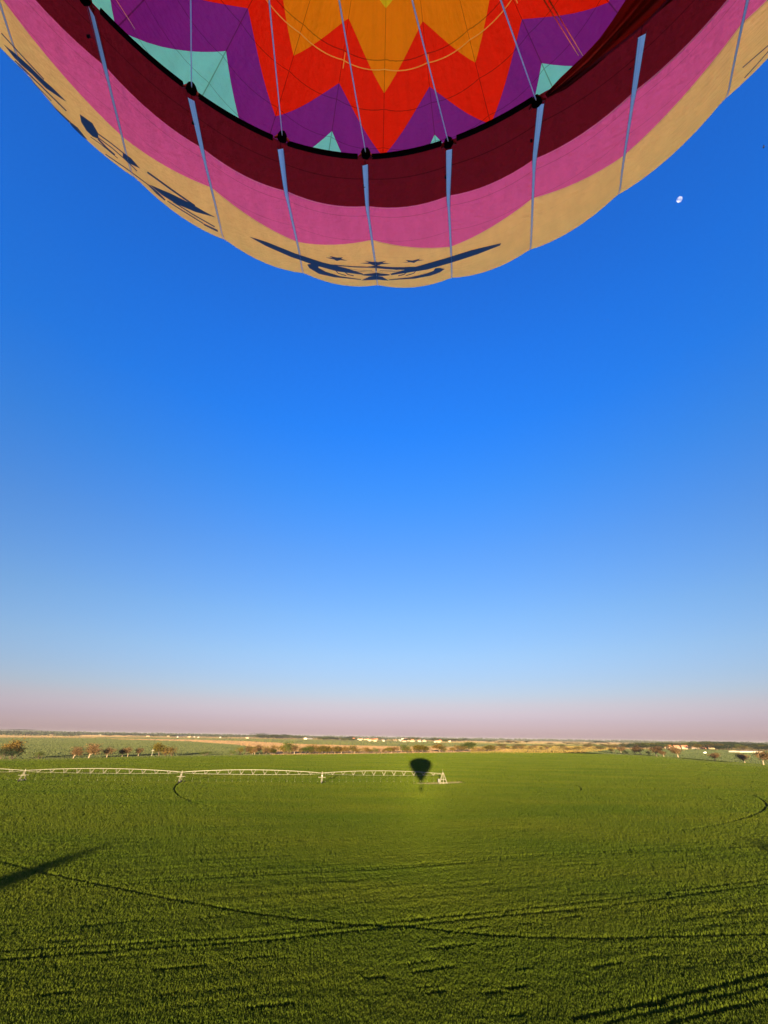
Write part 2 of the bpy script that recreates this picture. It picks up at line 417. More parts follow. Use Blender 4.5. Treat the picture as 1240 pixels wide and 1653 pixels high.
film(mb, [(402.5, 380.6), (430, 389), (477, 408), (520, 422), (560, 432), (586, 440.5), (586, 442.5), (545, 437), (510, 427.5), (470, 413.5), (430, 396)])
film(mb, [(809, 391.3), (760, 403), (720, 415.5), (680, 427), (630, 441), (632, 443), (690, 434), (730, 422.5), (770, 409.5), (807, 395)])
film(mb, [(496, 426), (505, 424.5), (515, 426.4), (514, 431), (526.4, 437.7), (549, 444.8), (583, 449.6), (583, 450.8), (540, 446.5), (515, 441), (500, 432)])
film(mb, [(718, 433), (710, 431.2), (702.5, 432), (700, 436), (686.7, 441), (662, 446.5), (628, 450), (628, 451.3), (670, 448.6), (695, 444), (710, 438.5)])
stroke(mb, [(534, 426.3), (570, 429.3), (606, 430.6), (650, 430.8), (688, 430)], 1.7)
film(mb, [(607+22.5*math.cos(a*math.pi/10), 442.5+2.1*math.sin(a*math.pi/10)) for a in range(20)])
stroke(mb, [(607.3, 430.5), (607.3, 436)], [2.4, 1.2])
film(mb, [(596.4, 445.4), (616.7, 445.4), (628, 451.9), (618, 451.2), (607, 450.6), (595, 451.2), (583, 451.6)])
for sx in (-1, 1):
    X = lambda v: 607+sx*v
    stroke(mb, [(X(65), 435.5), (X(61), 440), (X(48), 443.8)], 1.2)
    stroke(mb, [(X(50), 438), (X(45), 442.0), (X(36), 444.2)], 1.4)
    stroke(mb, [(X(38), 436), (X(20), 437.6), (X(4), 437.9)], .6)
    stroke(mb, [(X(48), 432.6), (X(24), 435.2), (X(6), 435.6)], .5)
    stroke(mb, [(X(26), 440), (X(45), 435.5), (X(60), 432.5)], .6)
c4 = lambda L_: [(470+x/4.43, 370+y/4.43) for x, y in L_]
film(mb, c4([(247, 197), (300, 198), (272, 184), (335, 198), (375, 196), (362, 206), (405, 220), (355, 215), (330, 222), (308, 210)]))
film(mb, c4([(493, 238), (560, 232), (527, 220), (607, 232), (680, 222), (655, 234), (718, 240), (645, 245), (607, 258), (565, 243)]))
film(mb, c4([(795, 234), (840, 227), (820, 214), (870, 220), (928, 204), (912, 214), (957, 214), (905, 222), (880, 236), (855, 230)]))
part(mb, 'emblem', navy, envelope)

# loose skirt fabric folded in across the mouth between two cables
flap_px_in = [(880, 152), (905, 125), (941, 91), (968, 62), (988, 34), (1010, 0), (1035, -45), (1060, -95), (1110, -190)]
flap_px_out = [(884, 158), (915, 143), (960, 108), (1000, 72), (1037, 40), (1087, 0), (1150, -60), (1210, -130), (1270, -230)]
mb = MB(); nn_ = len(flap_px_in); M_ = 14; vs = []
fl = lambda A_, t: (np.interp(t, range(len(A_)), [a[0] for a in A_]), np.interp(t, range(len(A_)), [a[1] for a in A_]))
for i in range(33):
    t = i*(nn_-1)/32; a = _plane(fl(flap_px_in, t), 1.0); b = _plane(fl(flap_px_out, t), 1.0)
    for j in range(M_+1):
        s = j/M_; z = 1.0+.006*math.sin(s*math.pi)*math.sin(s*21+t*.6)*(.4+t/4)+.01*math.sin(s*7+1)*min(1, t/2)
        p = (a*(1-s)+b*s)*z*UH; mb.v.append((p[0], p[1], z*UH+CAM_H))
mb.f = [(i*(M_+1)+j, i*(M_+1)+j+1, (i+1)*(M_+1)+j+1, (i+1)*(M_+1)+j) for i in range(32) for j in range(M_)]; mb.m = [0]*len(mb.f)
part(mb, 'loose_skirt_fold', fabric('dark_red_fabric', (.20, .010, .014), .35, seams=False), smooth=True)

# scoop: the rear half of the skirt, drawn in from the mouth towards the burner frame
mb = MB(); nk, nz_ = 49, 10
for i in range(nz_+1):
    t = i/nz_; zz = CAM_H+UH*1.0-(UH-1.45)*t
    for j in range(nk):
        k = 8.6+12.2*j/(nk-1); th = PHI+k*math.pi/12; p0 = surf(k, 1.0, 0); r1 = .62+.05*math.cos(k*math.pi*2)
        q = np.array([BX*UH+r1*math.sin(th), BY*UH+r1*math.cos(th)]); e = t**.85
        mb.v.append((p0[0]*(1-e)+q[0]*e, p0[1]*(1-e)+q[1]*e, zz))
mb.f = [(i*nk+j, i*nk+j+1, (i+1)*nk+j+1, (i+1)*nk+j) for i in range(nz_) for j in range(nk-1)]; mb.m = [0]*len(mb.f)
part(mb, 'scoop', fabric('scoop_fabric', (.20, .010, .014), .2, seams=False), smooth=True)

# burner frame, cables, control lines, burner, basket
FZ = 1.3
FC = Vector((BX*UH, BY*UH, CAM_H+FZ)); RAD = .66
corner = [FC+Vector((math.sin(a), math.cos(a), 0))*RAD for a in (R(-6), R(84), R(174), R(264))]
mb = MB()
for i in range(4): mb.tube([corner[i], corner[(i+1) % 4]], .018, 10)
for i in range(4): mb.tube([(corner[i]+corner[(i+1) % 4])/2, FC+((corner[i]+corner[(i+1) % 4])/2-FC)*.3], .012, 8)
mb.ring(FC, .26, .014, ax='z'); part(mb, 'burner_frame', steel, smooth=True)
for k in [i for i in range(24) if i != 6]:
    az = (math.degrees(PHI)+15*k) % 360; ci = min(range(4), key=lambda i: abs(((R(0)+[-6, 84, 174, 264][i]-az+180) % 360)-180))
    mb = MB(); mb.tube([KN[k], (KN[k]+corner[ci])/2-Vector((0, 0, .012)), corner[ci]], .0031, 6); part(mb, 'flying_wire', cable_m, smooth=True)
def control(px_top, kk, zz, off, m_, r=.006):
    P = Vector(surf(kk, zz, -off)); mb = MB(); mb.tube([P, px_top], r, 6); part(mb, 'control_line', m_, smooth=True)
rope_o = simple('orange_rope', (.85, .30, .10), (.9, .38, .14), 40, .6)
rope_p = simple('pink_rope', (.75, .28, .34), (.8, .34, .38), 40, .6)
def far_hit(x, y):
    d = ray(x, y); d = d/d[2]; zz = np.linspace(3.5, 6.59, 3000); X = d[0]*zz-BX; Y = d[1]*zz-BY
    g = np.hypot(X, Y)-prof(zz); i = np.where(g[1:]*g[:-1] < 0)[0][-1]
    return Vector((d[0]*zz[i]*UH, d[1]*zz[i]*UH, zz[i]*UH+CAM_H))
def line_to(px, py, qx, qy, m_, r=.014, zc=.95):
    P = far_hit(px, py); d = ray(qx, qy); d = d/d[2]
    Q = Vector((d[0]*zc*UH, d[1]*zc*UH, zc*UH+CAM_H)); mb = MB()
    mb.tube([P, Q], [r, r*.35], 6); part(mb, 'control_line', m_, smooth=True)
line_to(941, 90, 862, -40, rope_o, .008, .75); line_to(934, 90, 850, -45, rope_o, .008, .75)
line_to(218, 47, 120, -106, rope_p, .007, .75)
for s in (-1, 1):
    mb = MB(); c = FC+Vector((.13*s, .05, .05))
    mb.tube([c+Vector((0, 0, z)) for z in (-.1, .0, .02, .36)], [.05, .06, .115, .125], 20)
    for i in range(6): mb.ring(c+Vector((0, 0, .06+.05*i)), .105, .008, ax='z')
    b = part(mb, 'burner', steel, smooth=True)
wick = simple('wicker', (.13, .070, .025), (.24, .14, .055), 60, .7, bump=.6, stretch=(1, 1, 4))
leather = simple('brown_leather', (.05, .022, .010), (.09, .04, .018), 18, .5)
Mb = Matrix.Translation(Vector((BX*UH, BY*UH, CAM_H-1.62))) @ Matrix.Rotation(R(45+6), 4, 'Z')
SD = .55; HT = 1.12
mb = MB()
for r_ in range(22):
    z = .04+r_*HT/22
    for a in range(4):
        p0 = [(-SD, -SD), (SD, -SD), (SD, SD), (-SD, SD)][a]; p1 = [(-SD, -SD), (SD, -SD), (SD, SD), (-SD, SD)][(a+1) % 4]
        pts = []
        for i in range(25):
            t = i/24; o_ = .008*math.cos(math.pi*(i+r_)); nx, ny = (p1[1]-p0[1])/(2*SD), -(p1[0]-p0[0])/(2*SD)
            pts.append(Mb @ Vector((p0[0]+(p1[0]-p0[0])*t+nx*o_, p0[1]+(p1[1]-p0[1])*t+ny*o_, z)))
        mb.tube(pts, .024, 6)
part(mb, 'wicker_wall', wick, smooth=True)
mb = MB(); mb.tube([Mb @ Vector((a, b, HT)) for a, b in ((-SD, -SD), (SD, -SD), (SD, SD), (-SD, SD), (-SD, -SD))], .045, 12); part(mb, 'padded_rim', leather, smooth=True)
mb = MB(); mb.box((0, 0, -.01), (2*SD+.08, 2*SD+.08, .05), 0, Mb)
for y in (-.4, 0, .4): mb.box((0, y, -.055), (2*SD, .08, .04), 0, Mb)
part(mb, 'basket_floor', wick)
for i, (a, b) in enumerate(((SD, SD), (SD, -SD), (-SD, -SD), (-SD, SD))):
    p = Mb @ Vector((a, b, HT)); q = min(corner, key=lambda c: (c-p).length); mb = MB(); mb.tube([p, q], .022, 10); part(mb, 'upright', leather, smooth=True)

# ------------------------------------------------------------------ ground and fields
SOIL = simple('soil', (.016, .030, .003), (.026, .040, .004), .3, 1.0, 0, coord='Position')
def field_mat(name, c1, c2, scale, st=None, rough=1.0):
    # colour patches plus a coarse bump: standing stalks and clods turn part of the surface to the low sun
    m = simple(name, c1, c2, scale, .95, .1, coord='Position', detail=8, lo=.3, hi=.7, stretch=st)
    t = m.node_tree; b = t.nodes['Principled BSDF']; g = t.nodes.new('ShaderNodeNewGeometry'); n = t.nodes.new('ShaderNodeTexNoise')
    n.inputs['Scale'].default_value = .9; n.inputs['Detail'].default_value = 3; t.links.new(g.outputs['Position'], n.inputs['Vector'])
    bp = t.nodes.new('ShaderNodeBump'); bp.inputs['Strength'].default_value = 1; bp.inputs['Distance'].default_value = 1.6*rough
    t.links.new(n.outputs['Fac'], bp.inputs['Height']); t.links.new(bp.outputs[0], b.inputs['Normal']); return m
G_FAR = field_mat('far_land', (.10, .10, .04), (.17, .13, .07), .0012, (1, .35, 1))
G_GREEN = field_mat('green_crop', (.062, .090, .020), (.090, .115, .028), .01)
G_GREEN2 = field_mat('pale_green_crop', (.10, .12, .032), (.14, .145, .045), .006)
G_TAN = field_mat('ploughed_field', (.34, .19, .085), (.44, .26, .12), .02)
G_TAN2 = field_mat('stubble_field', (.42, .28, .12), (.50, .34, .16), .01)
G_OLIVE = field_mat('olive_scrub', (.14, .115, .03), (.24, .17, .05), .02)
G_DRY = field_mat('dry_verge', (.38, .30, .13), (.48, .38, .18), .1)
G_BARE = field_mat('bare_earth', (.42, .32, .08), (.52, .40, .12), .6)
def sheet(name, pts, z, m_, kind='structure'):
    mb = MB(); P = [(p[0], p[1], z) for p in pts]
    mb.add(P, tessellate_polygon([[Vector((p[0], p[1], 0)) for p in P]])); o = mb.build(name, m_)
    o['kind'] = kind; return o
def gp(L_): return [tuple(ground(x, y))[:2] for x, y in L_]
BIG = 30000
sheet('ground', [(-BIG, -3000), (BIG, -3000), (BIG, BIG), (-BIG, BIG)], -.12, G_FAR)
def HZ(x): return 1180.5+19*x/1240
# field edge (hedge line) as seen from the basket
EDGE = [(-700, 1216), (-60, 1226), (0, 1226.5), (60, 1226), (120, 1225), (200, 1222.5), (300, 1221), (420, 1219), (560, 1217.5), (700, 1215.5),
        (800, 1213.5), (900, 1212.5), (950, 1212.5), (1000, 1216), (1060, 1220.5), (1120, 1225), (1180, 1230), (1240, 1235), (1320, 1243), (1600, 1275)]
edge = gp(EDGE)
soil_field = sheet('field', [(-900, -500)]+edge+[(900, -500)], 0.0, SOIL)
# land beyond the hedge
F_LEFT = gp([(-500, 1197), (0, 1191), (160, 1191.6), (300, 1196), (420, 1205), (440, 1221), (200, 1226), (0, 1230), (-500, 1232)])
F_MEADOW = gp([(150, 1190), (420, 1192.5), (800, 1198), (1240, 1204), (1240, 1207), (900, 1206), (640, 1204.5), (430, 1200), (300, 1195), (160, 1191.3)])
F_PLOUGH = gp([(170, 1192.4), (300, 1193.6), (400, 1196.5), (500, 1201.5), (640, 1205), (760, 1207), (830, 1209), (820, 1216), (440, 1221), (425, 1209), (380, 1202), (300, 1196.6), (200, 1193.8)])
F_STUB = gp([(-300, 1184.5), (0, 1184.3), (130, 1184.8), (225, 1186.2), (205, 1189), (60, 1189.4), (-20, 1189), (-300, 1188)])
F_STUB2 = gp([(700, 1195.5), (880, 1197), (1060, 1199.5), (1070, 1203.5), (880, 1201.5), (700, 1198.5)])
F_SCRUB = gp([(760, 1206), (900, 1203), (1010, 1206.5), (960, 1214), (880, 1216), (760, 1217)])
F_RIGHT = gp([(950, 1210), (1080, 1209), (1240, 1211), (1500, 1216), (1600, 1290), (1240, 1240), (1120, 1229), (1000, 1219), (940, 1214)])
sheet('crop_field', F_LEFT, -.03, G_GREEN); sheet('meadow', F_MEADOW, -.06, G_GREEN2); sheet('ploughed_field', F_PLOUGH, -.045, G_TAN)
sheet('stubble_field', F_STUB, -.05, G_TAN2); sheet('scrub_land', F_SCRUB, -.055, G_OLIVE); sheet('crop_field', F_RIGHT, -.03, G_GREEN)
sheet('stubble_field', F_STUB2, -.05, G_TAN2)
FAR_FIELDS = [
    ('green_crop', 'green crop of the field beyond the left trees', F_LEFT, 420000, 380, 4000, (.042, .052, .019), (.056, .062, .026), .5, (F_PLOUGH, F_MEADOW, F_STUB)),
    ('meadow_grass', 'pale grass of the far meadow in front of the village', F_MEADOW, 130000, 500, 5000, (.065, .075, .020), (.085, .085, .028), .5, (F_PLOUGH,)),
    ('ploughed_clods', 'bare tan clods of the ploughed field behind the hedge', F_PLOUGH, 260000, 450, 4000, (.17, .105, .050), (.21, .13, .065), .3, ()),
    ('stubble', 'pale stubble of the far left field', F_STUB, 160000, 1200, 6000, (.19, .125, .058), (.23, .155, .072), .4, ()),
    ('stubble', 'pale stubble of the far right field', F_STUB2, 130000, 1200, 6000, (.16, .11, .052), (.20, .135, .066), .4, ()),
    ('scrub_grass', 'dry olive grass right of the middle hedge', F_SCRUB, 120000, 500, 3000, (.10, .075, .018), (.17, .11, .03), .9, ()),
    ('green_crop', 'green crop of the field beyond the right trees', F_RIGHT, 420000, 300, 3000, (.038, .050, .019), (.050, .060, .026), .5, ()),
]
# dry verge along the field edge
ve = [ground(x, y) for x, y in EDGE[6:17]]
mb = MB()
for i, p in enumerate(ve):
    mb.v += [(p.x, p.y, .05), (p.x*1.03, p.y*1.03, .05)]
mb.f = [(2*i, 2*i+2, 2*i+3, 2*i+1) for i in range(len(ve)-1)]; mb.m = [0]*len(mb.f)
mb.build('verge', G_DRY)['kind'] = 'structure'
PIV = ground(716, 1265.5)
bare_px = [(658, 1265.2), (690, 1267.2), (715, 1267.2), (738, 1265.6), (752, 1263.4), (742, 1261.6), (715, 1262.6), (690, 1263.6), (668, 1263.9)]
bare = gp(bare_px); sheet('track', bare, .02, G_BARE)

# wheel tracks: gaps in the crop (they are ruts, the crop simply does not stand there)
TR = []
def track(px, wid, step=14):
    pts = []
    for (x0, y0), (x1, y1) in zip(px[:-1], px[1:]):
        m_ = max(1, int(math.hypot(x1-x0, y1-y0)/step))
        pts += [(x0+(x1-x0)*j/m_, y0+(y1-y0)*j/m_) for j in range(m_)]
    pts.append(px[-1]); P = np.array([tuple(ground(*p))[:2] for p in pts]); TR.append((P, wid*(.78 if wid > .6 else 1.15)))
def smooth_px(px, n_=6):                           # Catmull-Rom through the listed points
    o_ = []
    for i in range(len(px)-1):
        p0, p1, p2, p3 = px[max(i-1, 0)], px[i], px[i+1], px[min(i+2, len(px)-1)]
        for j in range(n_):
            t = j/n_
            o_.append(tuple(.5*((2*p1[a])+(-p0[a]+p2[a])*t+(2*p0[a]-5*p1[a]+4*p2[a]-p3[a])*t*t+(-p0[a]+3*p1[a]-3*p2[a]+p3[a])*t**3) for a in (0, 1)))
    return o_+[px[-1]]
track(smooth_px([(-60, 1380), (0, 1396), (60, 1413), (150, 1432), (260, 1455), (350, 1472), (450, 1488), (560, 1499), (620, 1502), (680, 1506), (740, 1513), (830, 1520), (930, 1523), (1030, 1522), (1140, 1519), (1240, 1516), (1320, 1513)]), .95)
track(smooth_px([(292, 1264), (284, 1269), (281, 1276), (287, 1285), (299, 1292), (322, 1300), (360, 1308), (400, 1313)]), 1.05)
track(smooth_px([(400, 1313), (480, 1323), (560, 1328), (620, 1331)]), .55)
track(smooth_px([(1195, 1280), (1218, 1286), (1234, 1295), (1238, 1303), (1228, 1313), (1200, 1324), (1160, 1334), (1110, 1343)]), 1.1)
track(smooth_px([(1110, 1343), (1040, 1350), (960, 1352)]), .5)
track(smooth_px([(928, 1268), (937, 1272), (938, 1276), (930, 1281)]), 1.0)
track(smooth_px([(-60, 1551), (0, 1546), (210, 1532), (420, 1519.5), (620, 1497), (740, 1485), (870, 1472), (1035, 1452), (1240, 1425), (1330, 1412)]), .75)
track(smooth_px([(-60, 1564), (0, 1559), (210, 1543), (420, 1528), (620, 1506), (775, 1490), (920, 1476), (1060, 1459), (1240, 1433), (1330, 1421)]), .85)
track(smooth_px([(100, 1436), (205, 1428), (310, 1421), (620, 1404), (720, 1397), (820, 1387), (1070, 1374.5), (1240, 1371)]), .5)
track(smooth_px([(60, 1442), (205, 1432.5), (310, 1425), (620, 1408), (740, 1398.5), (840, 1389), (1070, 1378.5), (1240, 1376)]), .5)
track([(160, 1376), (330, 1368), (480, 1362), (620, 1356)], .45); track([(640, 1355), (840, 1344), (960, 1339)], .3)
track(smooth_px([(980, 1665), (1040, 1650), (1130, 1630), (1240, 1604), (1300, 1588)]), .65)
track(smooth_px([(1080, 1665), (1130, 1653), (1185, 1640), (1240, 1628), (1300, 1612)]), .72)
track([(930, 1656), (1010, 1640), (1130, 1612), (1240, 1584)], .55)
for a in ([(905, 1490), (937, 1486)], [(690, 1541), (730, 1538), (765, 1532)], [(667, 1580), (700, 1575), (731, 1570)], [(690, 1615), (718, 1610)],
          [(750, 1506), (790, 1503)], [(700, 1560), (660, 1566)], [(960, 1572), (1005, 1563)], [(840, 1500), (865, 1497)],
          [(590, 1590), (620, 1587)], [(380, 1558), (440, 1553)], [(60, 1618), (110, 1613)], [(400, 1640), (470, 1632)], [(250, 1575), (330, 1568)], [(820, 1606), (850, 1602)]):
    track(a, .5)
for _ in range(36):
    x = random.uniform(200, 1240); y = random.uniform(1425, 1640)
    l = random.uniform(12, 36); track([(x, y), (x+l, y-l*random.uniform(.08, .16))], random.uniform(.2, .38))

# the crop itself: upright leaf blades, sized with distance
def in_poly(px, py, poly):
    c = np.zeros(len(px), bool); j = len(poly)-1
    for i in range(len(poly)):
        xi, yi = poly[i]; xj, yj = poly[j]
        c ^= ((yi > py) != (yj > py)) & (px < (xj-xi)*(py-yi)/(yj-yi+1e-12)+xi); j = i
    return c
def vnoise(x, y, sc, seed=0):                       # cheap value noise
    rs = np.random.default_rng(seed); T = rs.random((256, 256)); u = x/sc; v = y/sc
    i = np.floor(u).astype(int); j = np.floor(v).astype(int); a = u-i; b = v-j; a = a*a*(3-2*a); b = b*b*(3-2*b)
    g = lambda p, q: T[p % 256, q % 256]
    return (g(i, j)*(1-a)+g(i+1, j)*a)*(1-b)+(g(i, j+1)*(1-a)+g(i+1, j+1)*a)*b
NB = 2200000
uu = RNG.random(NB); DN, DX = 27.0, 800.0
dd = DN*(DX/DN)**uu; aa = R(4)+RNG.uniform(-R(52), R(52), NB)
bx, by = dd*np.sin(aa), dd*np.cos(aa)
keep = in_poly(bx, by, [(-900, -500)]+edge+[(900, -500)]) & ~in_poly(bx, by, bare)
for P, wd in TR:
    bb = (bx > P[:, 0].min()-2) & (bx < P[:, 0].max()+2) & (by > P[:, 1].min()-2) & (by < P[:, 1].max()+2) & keep
    ix = np.where(bb)[0]
    if not len(ix): continue
    q = np.stack([bx[ix], by[ix]], 1); dm = np.full(len(ix), 1e9)
    for i in range(len(P)-1):
        a = P[i]; d = P[i+1]-a; t = np.clip(((q-a)@d)/(d@d+1e-9), 0, 1); e = q-a-t[:, None]*d
        dm = np.minimum(dm, (e*e).sum(1))
    keep[ix[dm < (wd/2)**2]] = False
bx, by, dd = bx[keep], by[keep], dd[keep]; NB = len(bx)
hgt = (.40+.03*vnoise(bx, by, 1.2, 1)+.05*vnoise(bx+by*.15, by*3.1, 1.6, 2)+.09*RNG.random(NB))*(.93+.14*vnoise(bx, by*2, 14, 3))
# streaks of lower growth along the drilling direction
_a, _b = ground(0, 1546), ground(1240, 1425); _d = (_b-_a).normalized(); dirx, diry = _d.x, _d.y       # drilling direction, along the tramlines
al = bx*dirx+by*diry; ac = -bx*diry+by*dirx
st_ = vnoise(al, ac*6, 4.5, 4); hgt *= np.where(st_ < .10, .80, 1.0)
hgt *= .90+.20*vnoise(al, ac*34, 30, 8)*vnoise(al, ac, 25, 9)/.6
wid = .047*(dd/50)**.92*(.7+.6*RNG.random(NB))
th = RNG.uniform(0, math.pi, NB); lx, ly = RNG.normal(0, .10, NB), RNG.normal(0, .10, NB)
cx, sx = np.cos(th)*wid, np.sin(th)*wid
V = np.empty((NB, 4, 3), np.float32)
V[:, 0] = np.stack([bx-cx, by-sx, np.zeros(NB)], 1); V[:, 1] = np.stack([bx+cx, by+sx, np.zeros(NB)], 1)
V[:, 2] = np.stack([bx+cx*.55+lx*.6, by+sx*.55+ly*.6, hgt*.8], 1); V[:, 3] = np.stack([bx-cx*.25+lx, by-sx*.25+ly, hgt], 1)
me = bpy.data.meshes.new('crop'); me.vertices.add(NB*4); me.vertices.foreach_set('co', V.reshape(-1))
me.loops.add(NB*4); me.loops.foreach_set('vertex_index', np.arange(NB*4, dtype=np.int32))
me.polygons.add(NB); me.polygons.foreach_set('loop_start', np.arange(0, NB*4, 4, dtype=np.int32)); me.polygons.foreach_set('loop_total', np.full(NB, 4, np.int32))
me.update(calc_edges=True)
m, t, b = mat('crop_leaf', .6, .15)
t.nodes.remove(b)
c1, f1 = noise_col(t, (.058, .090, .0092), (.088, .108, .0112), .035, 'Position', detail=6, lo=.3, hi=.7, stretch=(.5, 1.6, 1, .17))
c2, f2 = noise_col(t, (.84, .88, .8), (1.14, 1.08, 1.1), 3.5, 'Position', detail=3, lo=.3, hi=.7)
mm = t.nodes.new('ShaderNodeMix'); mm.data_type = 'RGBA'; mm.blend_type = 'MULTIPLY'; mm.inputs[0].default_value = 1
t.links.new(c1, mm.inputs[6]); t.links.new(c2, mm.inputs[7])
d_ = t.nodes.new('ShaderNodeBsdfDiffuse'); t_ = t.nodes.new('ShaderNodeBsdfTranslucent'); mx = t.nodes.new('ShaderNodeMixShader'); mx.inputs[0].default_value = .45
t.links.new(mm.outputs[2], d_.inputs[0]); t.links.new(mm.outputs[2], t_.inputs[0]); t.links.new(d_.outputs[0], mx.inputs[1]); t.links.new(t_.outputs[0], mx.inputs[2])
t.links.new(mx.outputs[0], t.nodes['Material Output'].inputs[0])
me.materials.append(m)
crop = bpy.data.objects.new('crop', me); COL.objects.link(crop)
tag(crop, 'low green cereal crop covering the whole near field', 'crop', kind='stuff')

# stalks and clods standing on the land beyond, coarser with distance
def stalks(name, label, poly, n_, d0, d1, c1, c2, h_, excl=(), z0=-.03):
    u = RNG.random(n_); d = d0*(d1/d0)**u; a = R(4)+RNG.uniform(-R(50), R(50), n_); x, y = d*np.sin(a), d*np.cos(a)
    k_ = in_poly(x, y, poly)
    for e in excl: k_ &= ~in_poly(x, y, e)
    x, y, d = x[k_], y[k_], d[k_]; n_ = len(x)
    if not n_: return
    w_ = .034*(d/50)*(.6+.8*RNG.random(n_)); t_ = RNG.uniform(-1.2, 1.2, n_); cx, sx = np.cos(t_)*w_, np.sin(t_)*w_; hh = h_*(.6+.6*RNG.random(n_))
    V = np.empty((n_, 4, 3), np.float32)
    V[:, 0] = np.stack([x-cx, y-sx, np.full(n_, z0)], 1); V[:, 1] = np.stack([x+cx, y+sx, np.full(n_, z0)], 1)
    V[:, 2] = np.stack([x+cx*.7, y+sx*.7+.1, hh*.9], 1); V[:, 3] = np.stack([x-cx*.4, y-sx*.4+.1, hh], 1)
    me = bpy.data.meshes.new(name); me.vertices.add(n_*4); me.vertices.foreach_set('co', V.reshape(-1))
    me.loops.add(n_*4); me.loops.foreach_set('vertex_index', np.arange(n_*4, dtype=np.int32)); me.polygons.add(n_)
    me.polygons.foreach_set('loop_start', np.arange(0, n_*4, 4, dtype=np.int32)); me.polygons.foreach_set('loop_total', np.full(n_, 4, np.int32)); me.update(calc_edges=True)
    me.materials.append(simple(name, c1, c2, .01, .9, .05, coord='Position', detail=8, lo=.3, hi=.7)); o = bpy.data.objects.new(name, me); COL.objects.link(o)
    tag(o, label, 'crop', kind='stuff'); return o
FAR_FIELDS.append(('far_growth', 'mixed crops and stubble of the land out to the horizon', [(-BIG, 500), (BIG, 500), (BIG, 14000), (-BIG, 14000)], 300000, 700, 13000, (.070, .062, .026), (.15, .10, .045), .6,
    tuple(f[2] for f in FAR_FIELDS)+([(-900, -500)]+edge+[(900, -500)],)))
for nm, lb, pl, n_, d0, d1, c1, c2, h_, ex in FAR_FIELDS: stalks(nm, lb, pl, n_, d0, d1, c1, c2, h_, ex)

# ------------------------------------------------------------------ centre pivot irrigator
galv = simple('galvanised_steel', (.15, .135, .10), (.22, .195, .15), 6, .35, .5)
rubber = simple('tyre_rubber', (.012, .012, .012), (.03, .028, .025), 10, .8)
hose_m = simple('pale_hose', (.24,.24,.18), (.30,.30,.23), 10, .5)
irr = empty('centre_pivot_irrigator', PIV); PL = Vector(PIV)
tag(irr, 'long galvanised irrigation machine on wheeled towers spanning the green field', 'irrigator')
def ipart(mb, name, m_, parent=irr, smooth=False):
    mb.v = [tuple(Vector(v)-PL) for v in mb.v]; return mb.build(name, m_, parent, smooth)
TW = [ground(519, 1265.6), ground(290, 1264.6), ground(34, 1262.5), ground(-250, 1260)]
PH = 4.15
dirs = []
pts_top = [Vector((PL.x, PL.y, PH-.2))]+[Vector((p.x, p.y, PH)) for p in TW]
for i, p in enumerate(TW):                            # towers: A-legs, base beam, drive box, two wheels
    prev = pts_top[i]; d = Vector((p.x-prev.x, p.y-prev.y, 0)).normalized(); q = Vector((-d.y, d.x, 0))
    top = Vector((p.x, p.y, PH)); mb = MB()
    for s in (-1, 1):
        ft = p+q*1.9*s+Vector((0, 0, .75))
        for e in (-.45, .45): mb.tube([top+d*e*.6, ft+d*e*.4], .075, 6)
        mb.tube([p+q*.95*s-d*1.6+Vector((0, 0, 2.5)), p+q*.95*s+d*1.6+Vector((0, 0, 2.5))], .06, 6)
    mb.tube([p+q*2.0+Vector((0, 0, .75)), p-q*2.0+Vector((0, 0, .75))], .10, 6)
    mb.tube([p+q*1.0+Vector((0, 0, 2.35)), p-q*1.0+Vector((0, 0, 2.35))], .06, 6)
    mb.tube([top-Vector((0, 0, .3)), top+Vector((0, 0, .55))], .13, 8)
    tw = ipart(mb, 'tower', galv)
    mb = MB(); mb.box(p+Vector((0, 0, 3.1)), (.5, .35, .6)); ipart(mb, 'control_box', galv, tw)
    mb = MB(); mb.box(p+Vector((0, 0, .78)), (.5, .5, .4)); ipart(mb, 'drive_box', galv, tw)
    for s in (-1, 1):
        c = p+q*1.75*s+Vector((0, 0, .62)); mb = MB()
        mb.ring((0, 0, 0), .45, .17, 20, 8, 'y'); mb.tube([(0, -.06, 0), (0, .06, 0)], .3, 12)
        M = Matrix.Translation(c) @ Matrix.Rotation(math.atan2(q.y, q.x), 4, 'Z')
        mb.v = [tuple(M @ Vector(v)) for v in mb.v]; ipart(mb, 'wheel', rubber, tw)
